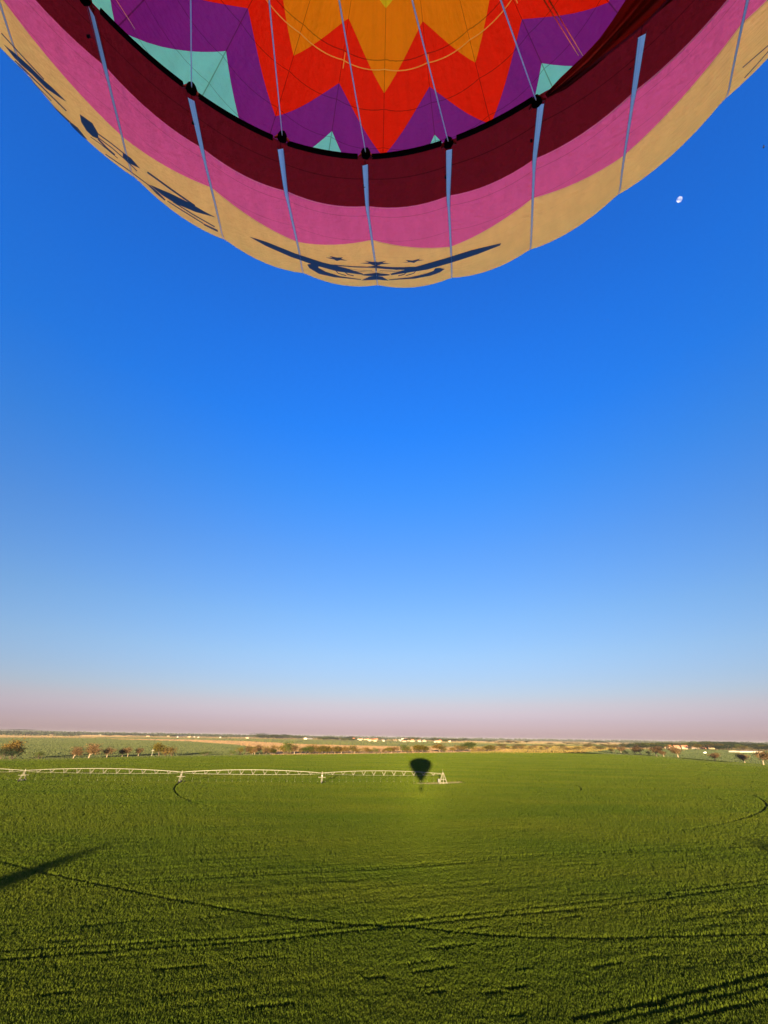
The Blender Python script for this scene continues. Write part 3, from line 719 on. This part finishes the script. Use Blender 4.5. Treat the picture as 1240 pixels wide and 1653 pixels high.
for i in range(4):                                    # spans: bowed pipe, V-struts, truss rods, drop hoses
    A_, B_ = pts_top[i], pts_top[i+1]; Ls = (B_-A_).length; d = (B_-A_).normalized(); q = Vector((-d.y, d.x, 0)).normalized()
    arch = lambda t: A_.lerp(B_, t)+Vector((0, 0, 1.0*4*t*(1-t)))
    mb = MB(); mb.tube([arch(j/28) for j in range(29)], .10, 8); sp_ = ipart(mb, 'span_pipe', galv, smooth=True)
    mb = MB(); nV = 11; low = [[], []]
    for j in range(nV):
        t = (j+1)/(nV+1); dep = .40+1.35*math.sin(math.pi*t)**.8
        for s, LL in ((-1, low[0]), (1, low[1])):
            b_ = arch(t)+q*(.62*s)-Vector((0, 0, dep)); LL.append(b_)
            for e in (-1.0, 1.0): mb.tube([arch(t)+d*e, b_], .062, 5, cap=False)
        mb.tube([low[0][-1], low[1][-1]], .035, 5, cap=False)
    for LL in low: mb.tube([arch(.0)-Vector((0, 0, .2))]+LL+[arch(1.)-Vector((0, 0, .2))], .014, 5)
    ipart(mb, 'truss', galv, sp_)
    for j in range(18):
        t = (j+.5)/18; p = arch(t); mb = MB()
        mb.tube([p, p+Vector((0, 0, .25))+q*.15, p+q*.32, Vector((p.x, p.y, 1.0))+q*.32], .006, 5)
        gz = Vector((p.x, p.y, .9))+q*.32
        mb.tube([gz+Vector((0, 0, .16)), gz, gz-Vector((0, 0, .05))], [.02, .07, .04], 8); ipart(mb, 'drop_hose', hose_m, sp_)
mb = MB(); top = Vector((PL.x, PL.y, PH+.2))
for sx in (-1, 1):
    for sy in (-1, 1): mb.tube([top+Vector((sx*.2, sy*.2, 0)), PL+Vector((sx*1.75, sy*1.5, 0))], .10, 6)
for z, s in ((.35, 1.6), (1.7, 1.15)):
    c_ = [PL+Vector((sx*s, sy*s*.86, z)) for sx, sy in ((-1, -1), (1, -1), (1, 1), (-1, 1))]
    for a in range(4): mb.tube([c_[a], c_[(a+1) % 4]], .05, 5)
mb.tube([PL, top+Vector((0, 0, .3))], .14, 8); mb.tube([top+Vector((-.1, 0, .3)), top+Vector((-.1, 0, 1.5))], .05, 6)
ipart(mb, 'pivot_point', galv)
mb = MB(); mb.box(PL+Vector((-2.1, -.2, 1.35)), (.9, .5, 1.3)); mb.box(PL+Vector((-2.1, -.2, .35)), (.15, .15, .7)); ipart(mb, 'control_cabinet', simple('cabinet', (.05, .05, .05), (.09, .085, .08), 5, .5))

# ------------------------------------------------------------------ trees
def leafmat(name, c1, c2, tr_=.3):
    m, t, b = mat(name, .7, .1); t.nodes.remove(b)
    c, f = noise_col(t, c1, c2, 1.1, 'Object', detail=5, lo=.35, hi=.65)
    oi = t.nodes.new('ShaderNodeObjectInfo'); mr = t.nodes.new('ShaderNodeMapRange'); mr.inputs['To Min'].default_value = .75; mr.inputs['To Max'].default_value = 1.2
    t.links.new(oi.outputs['Random'], mr.inputs[0]); mm = t.nodes.new('ShaderNodeMix'); mm.data_type = 'RGBA'; mm.blend_type = 'MULTIPLY'; mm.inputs[0].default_value = 1
    t.links.new(c, mm.inputs[6]); t.links.new(mr.outputs[0], mm.inputs[7])
    d = t.nodes.new('ShaderNodeBsdfDiffuse'); q = t.nodes.new('ShaderNodeBsdfTranslucent'); x = t.nodes.new('ShaderNodeMixShader'); x.inputs[0].default_value = tr_
    t.links.new(mm.outputs[2], d.inputs[0]); t.links.new(mm.outputs[2], q.inputs[0]); t.links.new(d.outputs[0], x.inputs[1]); t.links.new(q.outputs[0], x.inputs[2])
    t.links.new(x.outputs[0], t.nodes['Material Output'].inputs[0]); return m
LM = dict(russet=leafmat('russet_twigs', (.095, .060, .028), (.175, .10, .045)), orange=leafmat('orange_leaves', (.10, .064, .016), (.17, .105, .026)),
          olive=leafmat('olive_leaves', (.060, .052, .009), (.13, .095, .015)), green=leafmat('green_leaves', (.040, .058, .010), (.080, .095, .015)),
          dark=leafmat('dark_leaves', (.016, .030, .012), (.034, .050, .018)))
bark_pale = simple('pale_bark', (.20, .14, .10), (.30, .22, .15), 3, .9); bark_dark = simple('dark_bark', (.07, .05, .035), (.12, .08, .05), 3, .9)
def limb(mb, p, d, l, r, depth, rnd, tips):
    n_ = 4; pts = [p]; q = p.copy(); dd_ = d.copy()
    for i in range(n_):
        dd_ = (dd_+Vector((rnd.uniform(-.16, .16), rnd.uniform(-.16, .16), .06))).normalized(); q = q+dd_*l/n_; pts.append(q.copy())
    mb.tube(pts, [r*(1-.6*i/n_) for i in range(n_+1)], 5)
    tips.append(q)
    if depth:
        for j in range(rnd.choice((3, 4))):
            a = rnd.uniform(0, 6.28); e = Vector((math.cos(a), math.sin(a), rnd.uniform(.25, 1.0))).normalized()
            limb(mb, pts[rnd.choice((2, 3, 4))], (dd_*.55+e).normalized(), l*.62, r*.5, depth-1, rnd, tips)
def make_tree(kind, name, seed, shape='round', dense=1.0, lean=0.0, bark=bark_pale, nleaf=2000, leaf=.055):
    # unit-height tree; crown is a cloud of small leaf-clump faces round the limb tips
    rnd = random.Random(seed); root = empty(name); mb = MB(); tips = []
    if shape == 'bush':
        for a in range(5): limb(mb, Vector((rnd.uniform(-.1, .1), rnd.uniform(-.1, .1), -.02)), Vector((rnd.uniform(-.9, .9), rnd.uniform(-.9, .9), .8)).normalized(), .5, .02, 1, rnd, tips)
    elif shape == 'column':
        limb(mb, Vector((0, 0, -.02)), Vector((0, 0, 1)), .9, .022, 0, rnd, tips)
        for i in range(16):
            z = .12+.8*i/16; a = rnd.uniform(0, 6.28); limb(mb, Vector((0, 0, z)), Vector((math.cos(a)*.35, math.sin(a)*.35, 1)).normalized(), .16, .008, 0, rnd, tips)
    else:
        limb(mb, Vector((0, 0, -.02)), Vector((lean, 0, 1)).normalized(), .42, .034, 2, rnd, tips)
    mb.build('trunk', bark, root, True)
    mb = MB(); clumps = [(t_, rnd.uniform(.13, .22)) for t_ in tips]
    if shape == 'dome':                           # full rounded crown
        clumps = []
        for i in range(60):
            u = Vector((rnd.gauss(0, 1), rnd.gauss(0, 1), rnd.gauss(0, 1))).normalized()*rnd.uniform(.2, 1)**.5; clumps.append((Vector((u.x*.30, u.y*.30, .60+u.z*.33)), .13))
    for i in range(int(nleaf*dense)):
        c, cr = rnd.choice(clumps); v = Vector((rnd.gauss(0, 1), rnd.gauss(0, 1), rnd.gauss(0, .8)))*cr*.55
        p = c+v
        if p.z < .05: continue
        s = leaf*rnd.uniform(.5, 1.3); a = Vector((rnd.gauss(0, 1), rnd.gauss(0, 1), rnd.gauss(0, 1))).normalized(); b = a.orthogonal().normalized(); c2 = a.cross(b)
        mb.add([p-b*s*.5, p+c2*s*.35, p+b*s*.5, p-c2*s*.4], [(0, 1, 2, 3)])
    mx_ = max(v[2] for v in mb.v); cr = mb.build('crown', LM[kind], root)
    for ch in root.children:                                 # normalise to height 1
        for v in ch.data.vertices: v.co /= mx_
    return root
PROTO = {}
for kd in ('russet', 'orange', 'olive', 'green', 'dark'):
    for s in range(3):
        PROTO[(kd, 'round', s)] = make_tree(kd, 'tree', 10+s+hash(kd) % 1 + len(PROTO), 'round', 1.0 if kd not in ('russet',) else .75, random.uniform(.02, .22), bark_pale if kd in ('russet', 'orange') else bark_dark)
        PROTO[(kd, 'bush', s)] = make_tree(kd, 'bush', 60+s+len(PROTO), 'bush', .9, 0, bark_dark, 700, .06)
PROTO[('green', 'dome', 0)] = make_tree('green', 'tree', 77, 'dome', 1.0, .05, bark_dark, 6000, .07)
used = set()
def plant(kd, shape, x, y, hpx, wpx=None, label='', cat=None, group=None, world=None, height=None, width=None):
    p = world if world else ground(x, y)
    key = (kd, shape, 0 if shape == 'dome' else random.randrange(3))
    src = PROTO[key]
    if key in used: o = copy_tree(src)
    else: o = src; used.add(key)
    if height is None:
        d0 = ray(x, y); d1 = ray(x, y-hpx); D = math.hypot(p.x, p.y)
        height = D*(d1[2]/math.hypot(d1[0], d1[1])-d0[2]/math.hypot(d0[0], d0[1]))
        width = (ground(x+wpx/2, y)-ground(x-wpx/2, y)).length if wpx else height*.8
    base_w = 1.05 if shape == 'bush' else (.35 if shape == 'column' else .66)
    sxy = width/base_w; o.location = (p.x, p.y, -.02 if p.y < 900 else -.1); o.scale = (sxy, sxy, height)
    o.rotation_euler = (0, 0, random.uniform(0, 6.28)if shape != 'round' else random.uniform(-.5, .5)+(math.pi if random.random() < .3 else 0))
    tag(o, label, cat or ('bush' if shape == 'bush' else 'tree'), group); return o
WORD = dict(russet='russet', orange='orange-brown', olive='olive-brown', green='green', dark='dark green')
ORD = ['first', 'second', 'third', 'fourth', 'fifth', 'sixth', 'seventh', 'eighth', 'ninth', 'tenth', 'eleventh', 'twelfth', 'thirteenth', 'fourteenth', 'fifteenth', 'sixteenth', 'seventeenth', 'eighteenth', 'nineteenth', 'twentieth']
LEFT = [('dark', 'bush', 3, 1226, 20, 26), ('dark', 'bush', 20, 1226, 18, 24), ('orange', 'round', 20, 1225, 31, 26), ('green', 'bush', 62, 1226, 14, 18),
        ('russet', 'round', 118, 1225, 20, 20), ('russet', 'round', 143, 1224.5, 25, 24), ('russet', 'round', 172, 1223.5, 18, 16), ('russet', 'round', 197, 1222, 15, 14),
        ('russet', 'round', 206, 1222, 16, 12), ('russet', 'round', 223, 1221, 14, 12), ('olive', 'round', 257, 1221, 23, 17), ('orange', 'bush', 268, 1221, 15, 16),
        ('orange', 'bush', 279, 1221, 16, 20), ('green', 'bush', 330, 1220, 8, 16), ('green', 'bush', 374, 1219.5, 9, 9)]
for i, (kd, sh_, x, y, h_, w_) in enumerate(LEFT):
    plant(kd, sh_, x, y, h_*1.1, w_*1.2, '%s %s, %s from the left along the far field edge' % (WORD[kd], 'bush' if sh_ == 'bush' else 'tree', ORD[i]), group='trees along the left field edge')
RIGHT = [('olive', 'bush', 992, 1214.5, 8, 10), ('russet', 'round', 1003, 1216, 11, 10), ('green', 'bush', 1012, 1217, 6, 8), ('dark', 'bush', 1026, 1218, 9, 6), ('russet', 'round', 1035, 1219, 14, 14),
         ('green', 'bush', 1048, 1219.5, 8, 7), ('russet', 'round', 1060, 1221, 17, 16), ('russet', 'round', 1072, 1222, 11, 9), ('russet', 'round', 1095, 1223, 19, 15),
         ('russet', 'round', 1155, 1228.5, 14, 12), ('russet', 'round', 1203, 1232.5, 17, 13), ('russet', 'round', 1233, 1235.5, 24, 19)]
for i, (kd, sh_, x, y, h_, w_) in enumerate(RIGHT):
    plant(kd, sh_, x, y, h_*1.1, w_*1.02, '%s %s, %s in the row slanting along the right field edge' % (WORD[kd], 'bush' if sh_ == 'bush' else 'tree', ORD[i]), group='trees along the right field edge')
# the continuous hedge behind the irrigator
MIDX = [(385, 12), (397, 14), (404, 12), (412, 11), (420, 14), (430, 13), (437, 10), (446, 14), (457, 16), (463, 18), (470, 18), (486, 9), (494, 12), (502, 15), (508, 14), (516, 10), (521, 13), (534, 13), (540, 12),
        (549, 10), (557, 12), (566, 13), (574, 10), (585, 10), (597, 8), (606, 9), (615, 8), (624, 9), (633, 9), (641, 10), (651, 13), (659, 8), (670, 12), (676, 10), (682, 12), (690, 10), (710, 13), (716, 8), (729, 7),
        (737, 11), (743, 10), (757, 15), (768, 7), (779, 6), (789, 10), (797, 9)]
for x, h_ in MIDX+[(x+4.5, h_*.8) for x, h_ in MIDX[::2]]:
    h_ *= 1.2
    kd = random.choice(('olive', 'olive', 'orange', 'orange', 'russet', 'green')) if x not in (463, 470, 651, 757) else 'green'
    sh_ = 'bush' if random.random() < .6 else 'round'; y = np.interp(x, [e[0] for e in EDGE], [e[1] for e in EDGE])-.6-random.random()*.8
    plant(kd, sh_, x+random.uniform(-1.5, 1.5), y, h_, h_*random.uniform(.85, 1.25), '%s %s in the ragged hedge behind the irrigator' % (WORD[kd], 'bush' if sh_ == 'bush' else 'tree'), group='%s %s of the middle hedge' % (WORD[kd], 'bushes' if sh_ == 'bush' else 'trees'))
for i in range(60):                                       # scrub right of the middle hedge
    x = random.uniform(800, 1010); y = random.uniform(1203.5, 1212) if x < 960 else random.uniform(1204, 1210); kd = random.choice(('olive', 'olive', 'orange', 'russet', 'green'))
    plant(kd, 'bush', x, y, random.uniform(3, 8)*(y-1194)/16, random.uniform(5, 12), '%s bush in the scrub beyond the field' % WORD[kd], group='%s bushes of the scrub' % WORD[kd])
# far trees round the villages
def far_trees(n_, x0, x1, yf, h0, h1, kinds, where, grp):
    for i in range(n_):
        x = random.uniform(x0, x1); kd = random.choice(kinds); y = yf(x)
        plant(kd, random.choice(('bush', 'round')), x, y, random.uniform(h0, h1), random.uniform(h0, h1)*random.uniform(1, 2), '%s tree %s' % (WORD[kd], where), 'tree', '%s %s' % (WORD[kd], grp))
far_trees(22, 405, 480, lambda x: HZ(x)+random.uniform(3.4, 5.0), 3.5, 8, ('dark', 'dark', 'green'), 'in the far dark grove left of the village', 'trees of the far grove')
far_trees(46, 480, 760, lambda x: HZ(x)+random.uniform(3.6, 7), 3, 5.5, ('dark', 'green', 'olive', 'dark'), 'among the houses of the far village', 'trees among the village houses')
far_trees(14, 100, 400, lambda x: HZ(x)+random.uniform(3.2, 6), 2.5, 4, ('dark', 'green'), 'dotted along the far left fields', 'trees of the far left fields')
far_trees(30, 1010, 1100, lambda x: HZ(x)+random.uniform(9, 12), 6, 9, ('dark', 'green', 'olive', 'russet'), 'beside the red-roofed farm', 'trees beside the red-roofed farm')
far_trees(30, 1100, 1250, lambda x: HZ(x)+random.uniform(8, 13), 7, 11, ('dark', 'dark', 'green', 'olive'), 'behind the right-hand field', 'trees behind the right-hand field')
far_trees(16, 1140, 1190, lambda x: HZ(x)+random.uniform(3.5, 4.5), 4.5, 6, ('dark',), 'in the dark wood on the right horizon', 'trees of the right horizon wood')
far_trees(22, 760, 1010, lambda x: HZ(x)+random.uniform(4, 8), 2, 4, ('dark', 'olive', 'russet'), 'dotted along the far right fields', 'trees of the far right fields')
# trees behind the viewer whose long shadows reach into the field
TANS = math.tan(R(SUN_EL)); SH = Vector((SUN_DIR.x, SUN_DIR.y, 0)).normalized()
def shade_tree(kd, sh_, px, py, h_, w_, label, fac=.90):
    tip = ground(px, py); p = tip+SH*(fac*h_/TANS); plant(kd, sh_, 0, 0, 0, label=label, world=Vector((p.x, p.y, 0)), height=h_, width=w_)
shade_tree('green', 'dome', 132, 1386, 14, 7, 'tall bushy tree whose long shadow slants in at the left of the field')
for j, (px, py) in enumerate(((1250, 1367), (1330, 1368), (1420, 1370))):
    shade_tree('green', 'dome', px, py, 12, 17, 'broad tree whose shadow falls at the right of the field, %s of three' % ORD[j], .92)
# distant woods and hills
def wood(name, x0, x1, dist, h_, m_, n_, seed, lbl=None):
    rs = random.Random(seed); mb = MB()
    for i in range(n_):
        x = x0+(x1-x0)*(i+rs.random())/n_; d = ray(x, HZ(x)); d = Vector((d[0], d[1], 0)).normalized(); D = dist*rs.uniform(.94, 1.08); p = d*D
        hh = h_*rs.uniform(.55, 1.1); ww = hh*rs.uniform(1.2, 3)
        for q in range(26):
            a = Vector((rs.gauss(0, 1), rs.gauss(0, 1), rs.gauss(0, 1))).normalized(); c = p+Vector((rs.gauss(0, .4)*ww, rs.gauss(0, .4)*ww, hh*rs.uniform(.1, .85)))
            s = hh*.26; b = a.orthogonal().normalized(); e = a.cross(b)
            mb.add([c-b*s, c+e*s, c+b*s, c-e*s], [(0, 1, 2, 3)])
    return mb.build(name, m_)
blue_wood = leafmat('distant_foliage', (.035, .050, .030), (.060, .072, .040))
for a in ((-120, 420, 5200, 24, 320, 1), (420, 800, 4300, 15, 200, 2), (760, 1360, 6500, 17, 300, 3), (-120, 130, 3200, 13, 60, 4), (1000, 1360, 3300, 11, 80, 5), (-120, 1360, 8500, 34, 620, 6)):
    tag(wood('wood', a[0], a[1], a[2], a[3], blue_wood, a[4], a[5]), 'dark band of distant woodland along the horizon', 'woodland', kind='stuff')
mb = MB(); pts = []
for i in range(41):
    x = -160+320*i/40; h_ = 210*math.exp(-((x-38)/50)**2)+150*math.exp(-((x+60)/60)**2)+60*math.exp(-((x-95)/22)**2)
    d = ray(x, HZ(x)); d = Vector((d[0], d[1], 0)).normalized(); h_ *= .62*max(0, min(1, (130-x)/35))
    for D, f in ((24000, 0), (25200, .8), (26500, 1), (28500, .5), (29500, 0)): p = d*D; mb.v.append((p.x, p.y, h_*f*.85-3))
mb.f = [(i*5+j, (i+1)*5+j, (i+1)*5+j+1, i*5+j+1) for i in range(40) for j in range(4)]; mb.m = [0]*len(mb.f)
mb.build('hills', blue_wood, None, True)['kind'] = 'structure'

# ------------------------------------------------------------------ buildings
WALL = dict(pale=simple('pale_render', (.34, .28, .21), (.42, .35, .27), .5), cream=simple('cream_render', (.36, .27, .17), (.42, .32, .21), .5),
            white=simple('white_render', (.38, .35, .29), (.44, .40, .34), .5), brick=simple('brick_wall', (.30, .13, .08), (.36, .17, .10), .5))
ROOF = dict(tan=simple('tan_tiles', (.34, .20, .12), (.44, .27, .17), .6), red=simple('red_tiles', (.46, .13, .06), (.56, .19, .10), .6), grey=simple('grey_tiles', (.16, .14, .13), (.24, .21, .19), .6))
glass = simple('window_glass', (.03, .04, .05), (.06, .07, .09), 1, .15, .6)
def make_house(w_, d, h_, rh, wm, rm, nwin, name='house', chimney=True):
    root = empty(name); mb = MB(); mb.box((0, 0, h_/2), (w_, d, h_)); mb.add([(-w_/2, -d/2, h_), (-w_/2, d/2, h_), (-w_/2, 0, h_+rh), (w_/2, -d/2, h_), (w_/2, d/2, h_), (w_/2, 0, h_+rh)], [(0, 1, 2), (3, 5, 4)])
    wl = mb.build('wall', wm, root)
    mb = MB(); o = .4; th_ = .22
    for s in (-1, 1):
        e0 = Vector((0, s*(d/2+o), h_-rh*o/(d/2)+.04)); e1 = Vector((0, 0, h_+rh+.04)); mb.add([(x, y, z) for x in (-w_/2-o, w_/2+o) for y, z in ((e0.y, e0.z), (e1.y, e1.z), (e1.y, e1.z+th_), (e0.y, e0.z+th_))],
            [(0, 1, 2, 3), (7, 6, 5, 4), (0, 4, 5, 1), (1, 5, 6, 2), (2, 6, 7, 3), (3, 7, 4, 0)])
    rf = mb.build('roof', rm, root)
    if chimney: mb = MB(); mb.box((w_*.22, d*.12, h_+rh+.3), (.6, .6, 1.6)); mb.box((w_*.22, d*.12, h_+rh+1.15), (.8, .8, .15)); mb.build('chimney', WALL['brick'], rf)
    for i in range(nwin):
        x = -w_/2+w_*(i+.5)/nwin
        mb = MB(); mb.box((x, -d/2-.02, min(1.6, h_/2)), (1.1, .06, 1.3)); mb.build('window', glass, wl)
    return root
HP = [make_house(11, 8, 3.4, 3.0, WALL['pale'], ROOF['tan'], 3), make_house(14, 9, 5.6, 3.2, WALL['cream'], ROOF['red'], 4), make_house(9, 8, 3.2, 3.4, WALL['white'], ROOF['grey'], 2), make_house(16, 9, 3.0, 2.8, WALL['cream'], ROOF['tan'], 4)]
HL = ['low pale house with a tan roof', 'tall cream house with a red roof', 'small white house with a grey roof', 'long cream house with a tan roof']
hused = set()
def put_house(i, x, y, label, cat, group, sc=1.0, rz=None):
    o = HP[i] if i not in hused else copy_tree(HP[i]); hused.add(i); p = ground(x, y); o.location = (p.x, p.y, -.1); o.scale = (sc,)*3
    o.rotation_euler = (0, 0, rz if rz is not None else -math.atan2(p.x, p.y)+random.uniform(-.5, .5)); tag(o, label, cat, group)
for i in range(46):
    x = random.uniform(530, 730) if i < 36 else random.uniform(480, 770); j = random.randrange(4); y = HZ(x)+random.uniform(4.2, 7.2)
    put_house(j, x, y, HL[j]+' in the far village', 'house', HL[j].replace('house', 'houses', 1)+' of the village', random.uniform(.9, 1.3))
for i in range(12):
    x = random.uniform(1075, 1150); j = random.choice((0, 1, 1, 3)); put_house(j, x, HZ(x)+random.uniform(9.5, 12), HL[j]+' in the farm hamlet', 'house', HL[j]+' of the farm hamlet')
for i in range(9):
    x = random.uniform(60, 400); j = random.choice((0, 2, 3)); put_house(j, x, HZ(x)+random.uniform(4, 5.6), HL[j]+' beyond the left fields', 'house', HL[j]+' of the far left fields', 1.1)
def hall(x0, x1, y, h_, wm, rm, label, cat='building', name='barn'):
    a, b = ground(x0, y), ground(x1, y); c = (a+b)/2; L_ = (b-a).length; r = make_house(L_, min(22, L_*.35), h_, h_*.35, WALL[wm], ROOF[rm], max(3, int(L_/9)), name, False)
    r.location = (c.x, c.y, -.1); r.rotation_euler = (0, 0, math.atan2(b.y-a.y, b.x-a.x)); tag(r, label, cat); return r
hall(8, 40, HZ(20)+3.4, 9, 'white', 'grey', 'big pale warehouse on the horizon at the far left')
hall(161, 173, HZ(165)+3.6, 5, 'white', 'grey', 'small white shed on the horizon above the left trees')
hall(272, 300, HZ(285)+3.8, 5, 'cream', 'tan', 'long low cream shed on the horizon above the orange bushes')
hall(493, 502, HZ(497)+5.4, 7, 'white', 'grey', 'bright white house standing apart left of the village')
hall(650, 678, HZ(664)+4.2, 10, 'white', 'red', 'long pale block standing tallest in the village')
hall(1085, 1106, HZ(1095)+10.2, 5.5, 'brick', 'red', 'big red-roofed barn at the left of the farm hamlet')
hall(1124, 1141, HZ(1132)+11, 5, 'brick', 'red', 'smaller red-roofed barn at the right of the farm hamlet')
hall(1186, 1222, HZ(1204)+15.6, 2.6, 'white', 'tan', 'very long low white shed in the right-hand field')
# van parked on the right-hand field
van = empty('parked_van', ground(1138, 1216)); tag(van, 'white van standing in the green field right of the red-roofed barns', 'van')
wp = simple('white_paint', (.78, .78, .76), (.82, .82, .8), 2, .3, .5); mb = MB()
prof_v = [(-2.6, .35), (-2.6, 1.2), (-1.7, 1.4), (-1.0, 2.25), (2.5, 2.3), (2.6, .35)]
mb.add([(x, s, z) for s in (-.95, .95) for x, z in prof_v], [(0, 1, 2, 3, 4, 5), (11, 10, 9, 8, 7, 6)]+[(i, i+6, (i+1) % 6+6, (i+1) % 6) for i in range(6)]); mb.build('body', wp, van)
for x in (-1.7, 1.6):
    for s in (-.9, .9):
        mb = MB(); mb.ring((x, s, .36), .25, .12, 16, 6, 'y'); mb.tube([(x, s-.05, .36), (x, s+.05, .36)], .2, 10); mb.build('wheel', rubber, van)
mb = MB(); mb.box((-.6, -.96, 1.8), (1.0, .03, .5)); mb.build('side_window', glass, van)
# poles on the horizon
pole_m = simple('concrete_pole', (.26, .24, .2), (.34, .3, .26), 2, .8)
def pole(x, y, h_, label):
    p = ground(x, y); o = empty('utility_pole', p); mb = MB(); mb.tube([(0, 0, -.2), (0, 0, h_)], [.16, .10], 8); mb.build('post', pole_m, o)
    mb = MB(); mb.tube([(-1.3, 0, h_-.7), (1.3, 0, h_-.7)], .12, 6); mb.tube([(-.9, 0, h_-.1), (.9, 0, h_-.1)], .1, 6); mb.build('cross_arm', pole_m, o); tag(o, label, 'utility pole', 'utility poles')
pole(244.5, 1221.5, 5.5, 'short pole at the field edge beside the olive tree')
for i, x in enumerate((66, 155, 187, 194, 199, 204)): pole(x, HZ(x)+3.4, 16, 'far pale pole on the left horizon, %s from the left' % ORD[i])

# ------------------------------------------------------------------ moon and bird
md = ray(1097, 322); md = Vector(md).normalized(); MD = 60000.0
bm = bmesh.new(); bmesh.ops.create_icosphere(bm, subdivisions=5, radius=MD*.0043); me = bpy.data.meshes.new('moon'); bm.to_mesh(me); bm.free()
me.polygons.foreach_set('use_smooth', [True]*len(me.polygons))
m = bpy.data.materials.new('moon_surface'); m.use_nodes = True; t = m.node_tree; t.nodes.clear()
o_ = t.nodes.new('ShaderNodeOutputMaterial'); ad = t.nodes.new('ShaderNodeAddShader'); tp = t.nodes.new('ShaderNodeBsdfTransparent'); df = t.nodes.new('ShaderNodeBsdfDiffuse')
c, f = noise_col(t, (.07, .075, .085), (.15, .155, .17), .006, 'Object', detail=3, lo=.4, hi=.6); t.links.new(c, df.inputs[0])
t.links.new(tp.outputs[0], ad.inputs[0]); t.links.new(df.outputs[0], ad.inputs[1]); t.links.new(ad.outputs[0], o_.inputs[0]); me.materials.append(m)
moon = bpy.data.objects.new('moon', me); COL.objects.link(moon); moon.location = Vector((0, 0, CAM_H))+md*MD
tag(moon, 'small white moon, more than half lit, in the blue sky at the right', 'moon')
bd = Vector(ray(1233, 237)).normalized(); BP = Vector((0, 0, CAM_H))+bd*170
bird = empty('bird', BP, .9); tag(bird, 'tiny dark bird in the blue sky near the right edge', 'bird')
bmat = simple('dark_feathers', (.012, .012, .016), (.025, .025, .03), 10, .8); mb = MB()
mb.tube([(0, -.30, 0), (0, -.24, .01), (0, -.12, 0), (0, .08, 0), (0, .25, .01), (0, .42, .01)], [.01, .045, .075, .085, .045, .02], 10); mb.build('body', bmat, bird, True)
for s in (-1, 1):
    mb = MB(); mb.add([(0, -.10, .02), (s*.26, -.14, .12), (s*.55, -.02, .08), (s*.28, .06, .10), (0, .12, .02), (0, -.10, .05), (s*.26, -.14, .14), (s*.55, -.02, .09), (s*.28, .06, .12), (0, .12, .05)],
        [(0, 1, 3, 4), (1, 2, 3), (9, 8, 6, 5), (8, 7, 6)]+[(i, (i+1) % 5, (i+1) % 5+5, i+5) for i in range(5)]); mb.build('wing', bmat, bird)

# things of one look and one place are told apart by their order from left to right
def nth(n):
    return '%d%s' % (n, 'th' if n % 100 in (11, 12, 13) else {1: 'st', 2: 'nd', 3: 'rd'}.get(n % 10, 'th'))
same = {}
for o in COL.objects:
    if o.parent is None and 'group' in o and 'label' in o: same.setdefault(o['label'], []).append(o)
for lb, L_ in same.items():
    if len(L_) > 1:
        L_.sort(key=lambda o: math.atan2(o.location.x, o.location.y))
        for i, o in enumerate(L_): o['label'] = '%s, %s from the left' % (lb, nth(i+1))

# prototypes that were never planted leave the scene
def drop(o):
    for ch in list(o.children): drop(ch)
    bpy.data.objects.remove(o)
for key, o in list(PROTO.items()):
    if key not in used: drop(o)
for i, o in enumerate(HP):
    if i not in hused: drop(o)

# ------------------------------------------------------------------ haze
HAZE = 4.0e-5
if HAZE:
    mb = MB(); mb.box((0, BIG/2-1600, (46-1.2)/2), (2*BIG+200, BIG+3400, 46+1.2))
    m = bpy.data.materials.new('haze'); m.use_nodes = True; t = m.node_tree; t.nodes.clear(); o_ = t.nodes.new('ShaderNodeOutputMaterial')
    pv = t.nodes.new('ShaderNodeVolumePrincipled'); pv.inputs['Density'].default_value = HAZE; pv.inputs['Color'].default_value = (.42, .40, .47, 1)
    t.links.new(pv.outputs[0], o_.inputs['Volume']); hz = mb.build('haze', m); tag(hz, kind='stuff', label='thin bluish haze over the far land', cat='haze')
